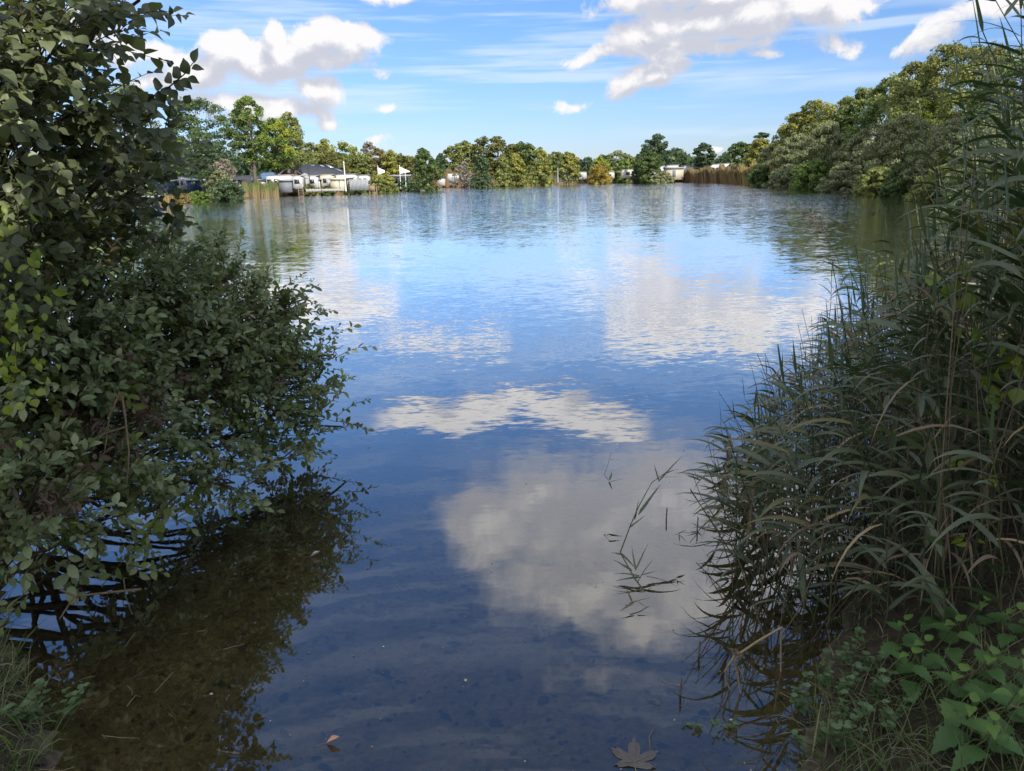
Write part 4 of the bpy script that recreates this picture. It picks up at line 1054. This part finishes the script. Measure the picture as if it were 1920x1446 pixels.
def reed_shapes(h, rg, nleaf=None, lean=(-.3, 0), sweep=-1.0, plume=False, dead=.1, lw=.018, base_bare=.15, ll=.33):
    """stem, leaves and plume of one reed as three collections"""
    st, lf, pl = MB(), MB(), MB()
    n = 9; t = np.linspace(0, 1, n)
    Q = np.stack([lean[0] * h * t ** 2.0 + rg.normal(0, .006, n) * h, lean[1] * h * t ** 2 + rg.normal(0, .006, n) * h, h * (t - .12 * abs(lean[0]) * t ** 2)], 1)
    tube(st, Q, .0045, .0018, 5)
    nl = nleaf or int(h * 13)
    for k in range(nl):
        u = base_bare + (1 - base_bare) * (k + .5) / nl
        i = min(n - 2, int(u * (n - 1))); f = u * (n - 1) - i; q = Q[i] * (1 - f) + Q[i + 1] * f
        tan = unit(Q[i + 1] - Q[i])
        a = rg.normal(0, .75) + (math.pi if sweep < 0 else 0) + (0 if rg.random() < .78 else math.pi)
        out = np.array([math.cos(a), math.sin(a) * .9, 0])
        d = unit(tan * rg.uniform(.5, 1.0) + out * rg.uniform(.7, 1.1))
        size = math.sin(math.pi * (.12 + .80 * u)) ** .6
        mt = 2 if rg.random() < dead * (1.6 - 1.4 * u) else (1 if rg.random() < .05 else 0)
        blade(lf, q, d, ll * size * rg.uniform(.65, 1.2), lw * size * rg.uniform(.7, 1.2), rg.uniform(.25, 1.1) * (1.8 if mt == 2 else 1), np.clip(rg.normal(.5, .22), 0, 1), mt, rg.normal(0, .5))
    # young upright leaf at the tip
    blade(lf, Q[-1], unit(Q[-1] - Q[-2] + [0, 0, .2]), ll * .5, lw * .6, .1, .6, 0)
    if plume:
        for k in range(26):
            u = rg.random(); q = Q[-1] + unit(Q[-1] - Q[-2]) * .13 * u
            d = unit([-.8 - .4 * rg.random(), rg.normal(0, .35), -.35 - .5 * rg.random()])
            tube(pl, [q, q + d * .03, q + d * .055 + [0, 0, -.015]], .0018, .0006, 3)
    return st, lf, pl
def make_reed(variant, loc, label, group=None, rz=0, sc=1):
    o = thing('reed', loc, label, 'reed', group, rz); o.scale = (sc, sc, sc)
    for nm, me in variant:
        c = bpy.data.objects.new(nm, me); C.objects.link(c); c.parent = o
    return o
def variant(h, seed, **k):
    rg = np.random.default_rng(seed); st, lf, pl = reed_shapes(h, rg, **k)
    out = [('stem', mesh_from('stem', st, [STEM])), ('leaves', mesh_from('leaves', lf, [REEDL, REEDLY, REEDD]))]
    if pl.nv: out.append(('plume', mesh_from('plume', pl, [PLUME])))
    return out
HTS = [.55, .8, 1.1, 1.4, 1.75, 2.15, 2.6]
VAR = [[variant(h_, 100 + 10 * i + k, lean=(-.10 - .07 * k, .05 * (k % 3 - 1)), plume=(k == 2 and h_ == 2.15), dead=.05 + .04 * (k % 3), lw=.0165, ll=.34, base_bare=.12) for k in range(4)] for i, h_ in enumerate(HTS)]
DVAR = [variant(1.3, 300 + k, lean=(-.35 - .1 * k, .05 * k), dead=.85, ll=.26, lw=.008) for k in range(4)]
def top_limit(x, y):
    """height of the stand: low over the water at its left edge, tall at the right"""
    u = x / y
    return float(np.interp(u, [.30, .36, .42, .47, .52, .57, .64, .8], [.45, .80, 1.12, 1.35, 1.65, 2.1, 2.65, 2.9]))
rg = np.random.default_rng(77)
spots = []
tries = 0
while len(spots) < 285 and tries < 20000:
    tries += 1
    y = rg.uniform(2.75, 8.0); u = rg.uniform(.31, .98); x = u * y
    if lake_sd(np.array([x]), np.array([y]))[0] < -1.1 + .12 * (y - 3): continue
    if y < 3.2 and u < .40: continue
    if x > 5.2: continue
    if any((x - a) ** 2 + (y - b) ** 2 < (.10 if y < 5 else .14) ** 2 for a, b in spots): continue
    spots.append((x, y))
CMT = CM.transposed()
def proj(x, y, z):
    v = CMT @ Vector((x, y, z - CAM_Z)); return 960 + FPX * v.x / -v.z, 723 - FPX * v.y / -v.z
SKYLINE = ([1380, 1440, 1500, 1550, 1640, 1700, 1750, 1785, 1820, 1870, 1930, 2100, 2600], [810, 720, 640, 570, 545, 470, 420, 340, 230, 130, 40, -150, -300])
for (x, y) in spots:
    h = 2.75 * rg.uniform(.85, 1.05)
    while h > .5:
        a_, b_ = proj(x - .22 * h, y, h)
        if b_ > np.interp(a_, *SKYLINE): break
        h -= .05
    h *= rg.uniform(.82, 1.0)
    iv = int(np.argmin([abs(h + .05 - q) for q in HTS]))
    kv = rg.integers(4)
    lb_ = 'green reed with a small drooping plume in the dense stand on the right bank' if (kv == 2 and HTS[iv] == 2.15) else ('short green reed at the water edge of the dense stand on the right' if HTS[iv] < 1.2 else
          ('medium-high green reed inside the dense stand on the right bank' if HTS[iv] < 2 else 'tall green reed without plume at the back of the dense stand on the right'))
    make_reed(VAR[iv][kv], (x, y, gz(x, y) - .03), lb_, 'reeds in the dense stand on the right bank', rg.normal(0, .45), float(np.clip((h + .05) / HTS[iv], .8, 1.15)))
# dense dead undergrowth of the reed stand
def underbrush():
    mb = MB(); rg = np.random.default_rng(8)
    for k in range(1900):
        y = rg.uniform(2.6, 7.5); u = rg.uniform(.33, .98); x = u * y
        if lake_sd(np.array([x]), np.array([y]))[0] < -.95 + .1 * (y - 3): continue
        h = top_limit(x, y) * rg.uniform(.2, .75)
        z = rg.uniform(0, .25) * h
        if rg.random() < .45:
            tube(mb, curve_pts((x, y, gz(x, y)), (x + rg.normal(-.05, .18), y + rg.normal(0, .12), h), 4, (rg.normal(0, .03), 0, 0)), .0036, .002, 3, rg.integers(0, 2), rg.random())
        else:
            blade(mb, (x, y, z + .1 + rg.random() * h * .6), [rg.normal(-.3, .8), rg.normal(-.2, .6), rg.normal(.5, .5)], rg.uniform(.2, .45), rg.uniform(.004, .011), rg.uniform(.4, 1.6), rg.random(), rg.choice([0, 0, 1, 2]), rg.normal(0, .6), 5)
    o = mb.build('undergrowth', [REEDD, REEDL, STEMD])
    setp(o, 'tangle of dry stalks and fallen blades at the foot of the right-hand reeds', 'undergrowth', kind='stuff')
underbrush()
# reeds that can be told apart
def solo(px_top, py_top, d, label, seed, leanx=-.1, name='reed', zbase=None, **k):
    p = P(px_top, py_top, d); h = p.z
    x0 = p.x - leanx * h
    g0 = gz(x0, d) - .02
    v = variant(h - g0, seed, lean=(leanx * h / (h - g0), 0), **k)
    make_reed(v, (x0, d, g0), label)
solo(1558, 520, 4.9, 'slender upright reed standing free against the water, left of the other tall ones', 1, -.04, dead=.0, base_bare=.1, ll=.26, lw=.010)
solo(1622, 512, 4.8, 'second upright reed, just right of the slender free-standing one', 2, -.03, dead=.0, base_bare=.1, ll=.26, lw=.010)
solo(1668, 432, 4.4, 'arching reed with rows of blades swept left against the open water', 3, -.22, dead=.02, ll=.34)
solo(1470, 690, 4.4, 'short thin reed with few dark blades at the left edge of the stand', 4, -.02, dead=.05, nleaf=8, ll=.2, lw=.014, base_bare=.35)
solo(1700, 500, 3.9, 'reed with dark blades in the middle of the stand before the water', 5, -.15, dead=.02)
solo(1545, 415, 5.2, 'reed bearing a drooping feathery plume over the water', 6, -.28, dead=0, plume=True, nleaf=7, ll=.22)
solo(1735, 235, 3.5, 'leaning reed with pale bare flower stalk against the willows', 7, -.22, dead=.0, ll=.40, lw=.015)
solo(1800, 140, 3.4, 'reed with zigzag pale top below the rust-tipped trees', 8, -.18, dead=.0, ll=.42, lw=.016)
solo(1850, 60, 3.3, 'tall reed whose blades cross the upper right sky', 9, -.2, dead=.0, ll=.45, lw=.016)
solo(1905, 0, 3.1, 'tallest reed at the upper right corner of the photo', 10, -.12, dead=.0, ll=.5, lw=.018)
solo(1820, 300, 3.0, 'broad-leaved reed in front of the near willow at the right edge', 12, -.25, dead=.0, ll=.45, lw=.018)
solo(1760, 380, 3.4, 'reed with long pale hanging blades above the shaded water', 13, -.2, dead=.02, ll=.42, lw=.016)
solo(1890, 380, 2.7, 'near reed with wide blades at the right edge', 14, -.2, dead=.0, ll=.45, lw=.018)
solo(1660, 1010, 2.65, 'short fresh reed with grey-green blades in front of the dark undergrowth', 15, -.1, dead=0, ll=.30, lw=.013, nleaf=9, base_bare=.2)
solo(1760, 960, 2.5, 'short fresh reed rising behind the nettles', 16, -.12, dead=0, ll=.36, lw=.015, nleaf=9, base_bare=.2)
solo(1860, 820, 2.5, 'near reed with long arching blades right of the nettles', 17, -.15, dead=.05, ll=.42, lw=.016, nleaf=12)
solo(1700, 850, 2.9, 'reed with rows of parallel pale blades above the fresh short reeds', 18, -.25, dead=.05, ll=.34, lw=.012)

# bent green reed lying out over the water
def line_plant(name, pts, r, label, cat, smat, blades=(), lmats=None, taper=.4):
    A = [np.array(P(*q)) for q in pts]; o = thing(name, tuple(A[0]), label, cat)
    st = MB(); tube(st, [a - A[0] for a in A], r, r * taper, 6); st.build('stem', smat, o)
    if blades:
        lf = MB()
        for b_ in blades:
            (px, py, d, tx, ty, td, w_, dr) = b_[:8]; m_ = b_[8] if len(b_) > 8 else 0
            p = np.array(P(px, py, d)) - A[0]; q = np.array(P(tx, ty, td)) - A[0]
            v = q - p; L_ = np.linalg.norm(v); blade(lf, p, v + [0, 0, dr * .35 * L_], L_, w_, dr, .6, m_, .2)
        lf.build('leaves', lmats or [REEDL, REEDLY, REEDD], o)
    return o
line_plant('bent_reed', [(1218, 1122, 3.07), (1190, 1085, 3.15), (1163, 1036, 3.3), (1182, 985, 3.42), (1200, 945, 3.52), (1222, 905, 3.66), (1250, 885, 3.73)], .0045, 'kinked green reed leaning alone over the open water', 'reed', STEM,
  [(1235, 903, 3.667, 1282, 850, 3.85, 0.0080, .1, 0), (1248, 888, 3.72, 1278, 876, 3.761, 0.0080, .2, 0), (1243, 895, 3.695, 1295, 893, 3.702, 0.0053, .1, 0), (1236, 903, 3.667, 1226, 870, 3.781, 0.0053, .0, 0),
   (1197, 965, 3.47, 1240, 905, 3.66, 0.0120, .05, 0), (1190, 975, 3.445, 1198, 935, 3.555, 0.0053, 0, 0), (1180, 990, 3.408, 1212, 964, 3.473, 0.0080, .1, 0), (1222, 918, 3.615, 1248, 914, 3.629, 0.0040, .1, 0),
   (1163, 1036, 3.3, 1195, 1068, 3.202, 0.0093, .1, 0), (1165, 1040, 3.288, 1145, 1035, 3.302, 0.0066, .2, 0), (1185, 1070, 3.196, 1150, 1048, 3.263, 0.0080, .1, 0), (1192, 1068, 3.202, 1216, 1017, 3.345, 0.0053, 0, 0), (1192, 1070, 3.196, 1184, 1022, 3.333, 0.0053, 0, 0)])
line_plant('bent_reed', [(1195, 1092, 3.13), (1208, 1070, 3.18), (1222, 1052, 3.24)], .003, 'dark broken reed tuft at the foot of the kinked reed', 'reed', STEM,
  [(1200, 1082, 3.16, 1152, 1088, 3.13, 0.0080, .1, 0), (1205, 1078, 3.17, 1232, 1070, 3.18, 0.0093, .1, 0), (1200, 1080, 3.16, 1150, 1072, 3.18, 0.0066, .2, 0), (1210, 1080, 3.16, 1282, 1098, 3.1, 0.0066, .3, 0)])
line_plant('reed_scrap', [(1182, 1130, 2.95), (1200, 1125, 2.97), (1217, 1121, 3.0)], .003, 'small dead reed end floating below the kinked reed', 'reed', STEMD, [(1185, 1128, 2.95, 1174, 1102, 3.0, 0.0057, 0, 2), (1190, 1128, 2.95, 1162, 1146, 2.9, 0.0076, .1, 2), (1195, 1128, 2.95, 1215, 1140, 2.92, 0.0038, .1, 2)])
line_plant('reed_scrap', [(1142, 902, 4.0), (1133, 890, 4.05), (1141, 868, 4.1), (1146, 848, 4.15)], .002, 'thin folded reed tip standing out of the grey cloud reflection', 'reed', STEM, [(1142, 904, 4.0, 1171, 897, 4.0, 0.0095, .1, 0), (1143, 900, 4.0, 1148, 884, 4.05, 0.0076, 0, 0), (1143, 862, 4.1, 1165, 862, 4.1, 0.0057, .1, 0), (1142, 904, 4, 1148, 918, 3.95, 0.0076, .1, 0)])
line_plant('reed_scrap', [(1313, 902, 4.0), (1305, 890, 4.04), (1300, 880, 4.08)], .002, 'small dark floating reed leaves beside the tip of the kinked reed', 'reed', STEM, [(1312, 900, 4.0, 1283, 888, 4.04, 0.0114, .1, 0), (1312, 900, 4, 1322, 892, 4.0, 0.0114, .1, 0), (1312, 898, 4, 1290, 893, 4.0, 0.0114, .1, 0)])
line_plant('reed_scrap', [(1275, 1000, 3.42), (1272, 1001, 3.42), (1265, 1003, 3.40)], .002, 'tiny star of reed leaves on the water right of the kinked reed', 'reed', STEM, [(1273, 1000, 3.42, 1289, 993, 3.45, 0.0076, .1, 0), (1273, 1002, 3.4, 1275, 1019, 3.33, 0.0038, .1, 0), (1273, 1002, 3.4, 1289, 1018, 3.33, 0.0038, .1, 0)])
for (px, y0, y1, lb) in ((1249, 974, 956, 'short thin stick poking out above the tiny star of leaves'), (1307, 993, 967, 'thin upright stick right of the tiny star of leaves'), (1275, 1303, 1268, 'brown upright stick in the dark blue water near the bottom'), (1310, 1231, 1220, 'very short stick above the brown upright stick')):
    b_ = G(px, y0); t_ = P(px, y1, b_.y)
    o = thing('stick', (b_.x, b_.y, -.15), lb, 'stick'); mb = MB(); tube(mb, [(0, 0, 0), (.004, 0, .1), (0, 0, t_.z + .15)], .003, .0015, 5); mb.build('shaft', STEMD if y0 > 1300 else STEM, o)
    mb = MB(); tube(mb, [(0, 0, .1), (.003, 0, .22)], .0042, .0036, 5); mb.build('sheath', REEDD, o)
b_ = G(1388, 1300); d1 = b_.y
line_plant('dry_stalk', [(1290, 1140, d1 + .35), (1465, 1177, d1 + .12), (1420, 1203, d1 + .06), (1375, 1233, d1), (1360, 1257, d1), (1364, 1280, d1 + .01), (1369, 1292, d1 + .02)][1:], .005, 'broken straw-coloured reed stalk bent down into the water', 'reed', STEMD, taper=.8)
line_plant('dry_stalk', [(1376, 1232, d1), (1382, 1262, d1), (1389, 1302, d1)], .004, 'short brown stalk propping the broken straw-coloured one', 'reed', STEMD, taper=.9)
line_plant('dry_stalk', [(1464, 1260, d1 + .12), (1464, 1215, d1 + .12), (1465, 1178, d1 + .12)], .0035, 'upright dry stalk meeting the bent one at its highest corner', 'reed', STEMD, taper=.9)
def knot():
    c = P(1382, 1228, d1); rg = np.random.default_rng(2); mb = MB()
    for k in range(26):
        a, b2 = rg.normal(0, .009, 3), rg.normal(0, .012, 3); tube(mb, [a, (a + b2) / 2 + rg.normal(0, .01, 3), b2], .0014, .001, 3)
    o = mb.build('dry_tangle', STEMD, loc=c); setp(o, 'small pale tangle of dried weed caught on the broken stalk', 'weed')
knot()

# ------------------------------------------------------------------ nettles, herbs, grass, litter
NETL = NL('nettle_leaf', (.04, .09, .024), (.072, .15, .040), (.115, .20, .055), (.10, .15, .07), .25, .55)
NETY = NL('nettle_top_leaf', (.07, .14, .03), (.11, .20, .04), (.16, .25, .05), (.12, .18, .08), .3, .55)
def nettle(px, py, d, label, seed, sz=.085, pairs=5):
    p = P(px, py, d); rg = np.random.default_rng(seed)
    g0 = gz(p.x, p.y); h = max(p.z - g0, .16)
    o = thing('nettle', (p.x, p.y, g0), label, 'nettle', 'nettles at the bottom right')
    st = MB(); Q = curve_pts((rg.normal(0, .04), .05, 0), (0, 0, h), 6, (rg.normal(0, .02), 0, 0)); tube(st, Q, .004, .002, 5); st.build('stem', plain('nettle_stem', (.10, .12, .04), .6), o)
    A = []
    for k in range(pairs):
        z = h - .005 - k * .045 - .012 * k * k * .3
        if z < .02: break
        s = sz * (.45 + .28 * min(k, 3) - .06 * max(0, k - 3)); a0 = (k % 2) * math.pi / 2 + rg.normal(0, .25) + .5
        for a in (a0, a0 + math.pi):
            A.append(((.012 * math.cos(a), .012 * math.sin(a), z), (math.cos(a), math.sin(a), .25 - .12 * k), (rg.normal(0, .15) - .25 * math.cos(a), rg.normal(0, .15) - .25 * math.sin(a), 1), s * rg.uniform(.85, 1.15), np.clip(.6 - .08 * k + rg.normal(0, .1), 0, 1), 1 if k == 0 else 0))
    Z_ = list(zip(*A)); mb = MB(); place(mb, SERR, Z_[0], Z_[1], Z_[2], Z_[3], Z_[4], Z_[5], rg); mb.build('leaves', [NETL, NETY], o)
for i, (px, py, d, lb) in enumerate([(1690, 1215, 2.45, 'nettle with hanging leaves furthest left in the patch'), (1725, 1255, 2.3, 'nettle right of the leftmost one in the patch'), (1780, 1240, 2.4, 'nettle in the middle of the back row of the patch'),
   (1795, 1300, 2.1, 'large light green nettle in the middle of the patch'), (1850, 1290, 2.15, 'nettle just right of the large light green one'), (1885, 1255, 2.4, 'nettle at the right end of the back row'), (1910, 1310, 2.1, 'nettle cut by the right edge of the photo'),
   (1815, 1370, 1.95, 'nearest nettle with deeply toothed leaves'), (1890, 1380, 1.95, 'near nettle in the bottom right corner'), (1850, 1425, 1.85, 'lowest nettle at the bottom edge'), (1750, 1210, 2.6, 'small nettle behind the patch under the reed blades'), (1830, 1235, 2.5, 'small nettle behind the middle of the patch'), (1700, 1275, 2.25, 'low nettle beneath the leftmost ones')]):
    nettle(px, py, d, lb, 50 + i, .125 if d < 2.2 else .11, 6)
HERB = NL('herb_leaf', (.05, .085, .030), (.085, .14, .055), (.13, .20, .085), (.12, .16, .09), .25, .5)
OVAL = [leaf_tpl([.05, .30, .40, .38, .25, .05], .2, .15)]
def herb(px, py, d, label, seed, h=.14, n=9, sz=.022, group='small herbs along the right waterline'):
    p = G(px, py, .02) if d is None else P(px, py, d); rg = np.random.default_rng(seed)
    g0 = max(gz(p.x, p.y), -.01)
    o = thing('herb', (p.x, p.y, g0), label, 'herb', group)
    st = MB(); A = []
    for s_ in range(4):
        e = np.array([rg.normal(0, .05), rg.normal(0, .03), h * rg.uniform(.5, 1.1)]); Q = curve_pts((0, 0, 0), e, 5, (rg.normal(0, .01), 0, 0)); tube(st, Q, .0018, .001, 4)
        for k in range(n):
            t = .25 + .75 * k / (n - 1); i = min(3, int(t * 4)); q = Q[i] + (Q[i + 1] - Q[i]) * (t * 4 - i); a = (k // 2) * 1.4 + (k % 2) * math.pi
            A.append((q, (math.cos(a), math.sin(a), .25), (rg.normal(0, .25), -.2 + rg.normal(0, .2), 1), sz * rg.uniform(.7, 1.3), rg.uniform(.3, .9)))
    st.build('stem', plain('nettle_stem', (.10, .12, .04), .6), o)
    Z_ = list(zip(*A)); mb = MB(); place(mb, OVAL, Z_[0], Z_[1], Z_[2], Z_[3], Z_[4], 0, rg); mb.build('leaves', [HERB], o)
herbs = [(1505, 1330, 'round-leaved herb at the water furthest left in the row'), (1540, 1300, 'blue-green herb behind the furthest left one'), (1590, 1265, 'herb under the hanging green blades'), (1585, 1325, 'herb with bright top between two darker ones'),
  (1525, 1400, 'low herb closest to the twiggy shallow water'), (1575, 1415, 'herb at the bottom edge left of the grass'), (1625, 1280, 'tall round-leaved herb left of the nettles'), (1640, 1330, 'dark herb below the leftmost nettle'), (1600, 1375, 'herb in the middle of the right mud bank'), (1660, 1390, 'herb at the left of the bottom grass clump')]
for i, (px, py, lb) in enumerate(herbs): herb(px, py, None, lb, 20 + i, .15)
herb(1316, 1353, None, 'floating sprig of cress left of the other sprig', 41, .03, 7, .014, 'sprigs of cress in the shallow water')
herb(1369, 1353, None, 'upright sprig of cress right of the floating one', 42, .05, 7, .013, 'sprigs of cress in the shallow water')
herb(70, 1365, None, 'bushy green herb in the left grass', 43, .12, 9, .028, 'small herbs on the left bank')
herb(115, 1340, None, 'feathery upright herb at the left water edge', 44, .16, 11, .024, 'small herbs on the left bank')
vine([(1745, 540, 3.2), (1790, 560, 3.15), (1800, 585, 3.1)], 14, .07, 'climber with bright green leaves among the reed tips', seed=8, spread=.05, tint=.35)
vine([(1830, 690, 2.9), (1860, 720, 2.85), (1895, 745, 2.8)], 18, .065, 'climber with yellow-green lobed leaves at the right edge', seed=9, spread=.06, tint=.55)
vine([(1780, 860, 2.8), (1850, 880, 2.75), (1870, 905, 2.7)], 6, .045, 'climber with few round yellow leaves low among the reeds', seed=10, spread=.03, tint=.9)
vine([(1790, 1005, 2.6), (1830, 1015, 2.55)], 3, .07, 'single yellow leaf spray in front of the dark reed stems', seed=12, spread=.02, tint=.95, tp=LANCE)

GRS = NL('grass_blade', (.055, .10, .02), (.10, .175, .035), (.17, .25, .055), (.1, .13, .05), .3, .5)
GRSD = NL('grass_dry', (.12, .10, .05), (.22, .19, .09), (.32, .28, .15), (.2, .18, .1), .2, .7)
def grass(label, pts_fn, n, hl, seed, dry=.15, zmin=-.02):
    rg = np.random.default_rng(seed); mb = MB(); k = 0; tr = 0
    while k < n and tr < n * 20:
        tr += 1
        x, y = pts_fn(rg); z = gz(x, y)
        if z < zmin: continue
        a = rg.uniform(0, 6.28); L_ = rg.uniform(.5, 1.2) * hl; e = rg.uniform(.3, 1.0)
        m_ = 1 if rg.random() < dry else 0
        blade(mb, (x, y, z - .01), (math.cos(a) * e, math.sin(a) * e, 1), L_, rg.uniform(.0015, .0035), rg.uniform(.2, 1.3), np.clip(rg.normal(.5, .25), 0, 1), m_, rg.normal(0, .5), 4)
        k += 1
    setp(mb.build('grass', [GRS, GRSD]), label, 'grass', kind='stuff')
grass('long bright grass on the left bank corner', lambda r: (r.uniform(-3.2, -1.62), r.uniform(1.75, 3.1)), 3400, .18, 1, .12, .02)
grass('long grass clump at the bottom right edge', lambda r: (r.uniform(.95, 1.75), r.uniform(1.7, 2.35)), 650, .2, 2, .12, .01)
grass('short sparse grass on the right mud bank', lambda r: (r.uniform(.9, 2.6), r.uniform(1.8, 3.1)), 900, .10, 3, .2, -.03)
def litter():
    """leaf bits and twigs lying on the lake bed and stranded in the shallows"""
    rg = np.random.default_rng(9); mb = MB(); n = 2600
    x = rg.uniform(-2.6, 2.2, n); y = rg.uniform(1.75, 5.5, n) ; z = ground_z(x, y) + .006
    place(mb, LANCE + SALLOW, np.stack([x, y, z], 1), np.stack([rg.normal(0, 1, n), rg.normal(0, .5, n), np.zeros(n)], 1), rg.normal(0, .25, (n, 3)) + [0, 0, 1], rg.uniform(.012, .03, n) * rg.choice([1, 1, 1.6, 2.6], n), np.where(rg.random(n) < .08, 1.0, rg.random(n) * .6), 0, rg)
    for k in range(170):
        a = rg.uniform(0, 6.28); c = np.array([rg.uniform(.45, 1.35), rg.uniform(1.85, 2.5), 0]) if k < 90 else np.array([rg.uniform(-2.1, -1.0), rg.uniform(1.8, 2.9), 0])
        L_ = rg.uniform(.015, .07); z = gz(c[0], c[1]) + .012 if k % 3 else .003
        e = np.array([math.cos(a), math.sin(a), 0]) * L_; c[2] = z
        tube(mb, [c - e, c + rg.normal(0, .008, 3), c + e + [0, 0, .004]], .0013, .0008, 3, 1, .5)
    setp(mb.build('leaf_litter', [NL('sunken_leaf', (.012, .010, .008), (.03, .024, .016), (.07, .05, .03), (.03, .025, .02), 0, .8), STEMD]), 'dead leaves and twigs lying on the shallow lake bed', 'leaf litter', kind='stuff')
litter()
def specks():
    rg = np.random.default_rng(31); n = 260; mb = MB()
    y = 1.95 + 7 * rg.random(n) ** 1.7; x = rg.uniform(-.5, .42, n) * y
    place(mb, OVAL, np.stack([x, y, np.full(n, .003)], 1), np.stack([rg.normal(0, 1, n), rg.normal(0, 1, n), np.zeros(n)], 1), rg.normal(0, .1, (n, 3)) + [0, 0, 1], rg.uniform(.003, .008, n) * rg.choice([1, 1, 1, 2.2], n), rg.random(n), 0, rg)
    setp(mb.build('floating_specks', [NL('speck', (.10, .08, .05), (.28, .24, .17), (.5, .47, .4), (.3, .28, .2), 0, .8)]), 'tiny seeds and leaf bits floating on the near water', 'debris', kind='stuff')
specks()
# maple leaf and two curled leaves afloat
def maple():
    c = G(1190, 1430, .004); mb = MB(); out = []
    lobes = [(90, 1.0), (38, .9), (142, .9), (-12, .62), (192, .62)]
    angs = []
    for a, r in sorted(lobes): angs += [(a - 17, r * .62), (a - 9, r * .80), (a - 5, r * .78), (a, r), (a + 5, r * .78), (a + 9, r * .80), (a + 17, r * .62), (a + 26, r * .38)]
    pts = [(math.cos(R(a)) * r * .12, math.sin(R(a)) * r * .12, .003 * math.sin(a * .3)) for a, r in angs] + [(0, -.02, 0)]
    V = [(0, 0, .004)] + pts; n = len(pts)
    mb.add(V, [[0, 1 + i, 1 + (i + 1) % n] for i in range(n)], 0, .8)
    o = thing('maple_leaf', (c.x, c.y, .003), 'large grey-brown maple leaf floating at the bottom edge', 'leaf', rz=R(-8))
    mb.build('blade', plain('maple_leaf_skin', (.12, .11, .10), .6, .3, .55, 60), o)
    mb = MB(); tube(mb, [(0, -.02, .002), (.01, -.06, .001), (.03, -.10, 0)], .0014, .001, 4)
    for a, r in lobes: tube(mb, [(0, 0, .005), (math.cos(R(a)) * r * .108, math.sin(R(a)) * r * .108, .004)], .0009, .0004, 3)
    mb.build('stalk', STEMD, o)
maple()
def curled(px, py, label, s, col):
    c = G(px, py, .004); o = thing('floating_leaf', (c.x, c.y, .002), label, 'leaf'); V, F = leaf_tpl([.02, .2, .3, .25, .15, .02], 1.2, -.5)
    mb = MB(); mb.add(V * s, F, 0, .7); mb.build('blade', plain('curled_leaf_%d' % px, col, .7), o)
    mb = MB(); tube(mb, [(0, 0, .001), (-.4 * s, -.15 * s, .001), (-.7 * s, -.3 * s, 0)], .0012, .0008, 3); mb.build('stalk', STEMD, o)
curled(612, 1393, 'small curled orange-pink leaf floating near the bottom', .045, (.55, .30, .22))
curled(582, 1043, 'small pale curled leaf floating beside the sallow reflection', .05, (.50, .42, .40))
line_plant('water_weed', [(232, 1085, 2.85), (236, 1120, 2.75), (246, 1148, 2.68)], .003, 'thin submerged-looking weed strand below the left sprig', 'weed', STEM)

# ------------------------------------------------------------------ trees behind the viewer that shade this bank
def shade_tree(x, y, h, r, label, seed):
    o = thing('shade_tree', (x, y, gz(x, y)), label, 'tree', 'trees behind the viewer')
    mb = MB(); cen = crown_cards(mb, h * .12, h, r, r, 'oval', 44, 3600, .42, seed=seed, cscale=1.15); mb.build('crown', LEAF['dark'], o)
    tb = MB(); tube(tb, [(0, 0, -.3), (.1, 0, h * .3), (-.1, .1, h * .8)], .22, .06, 8)
    for c in cen[::9]: tube(tb, curve_pts((0, 0, c[2] * .5), tuple(c * .9), 5), .07, .02, 5)
    tb.build('trunk', BARK, o, smooth=True)
for i, (x, y, h, r) in enumerate([(.6, -5.6, 9.4, 2.0), (2.9, -4.8, 8.8, 1.6), (5.3, -5.4, 10.3, 2.1), (8.6, -4.0, 9.6, 2.0)]):
    shade_tree(x, y, h, r, ['leafy tree straight behind the viewer', 'slimmest leafy tree behind the viewer', 'leafy tree behind the viewer to the right', 'leafy tree far right behind the reeds outside the photo'][i], 900 + i)
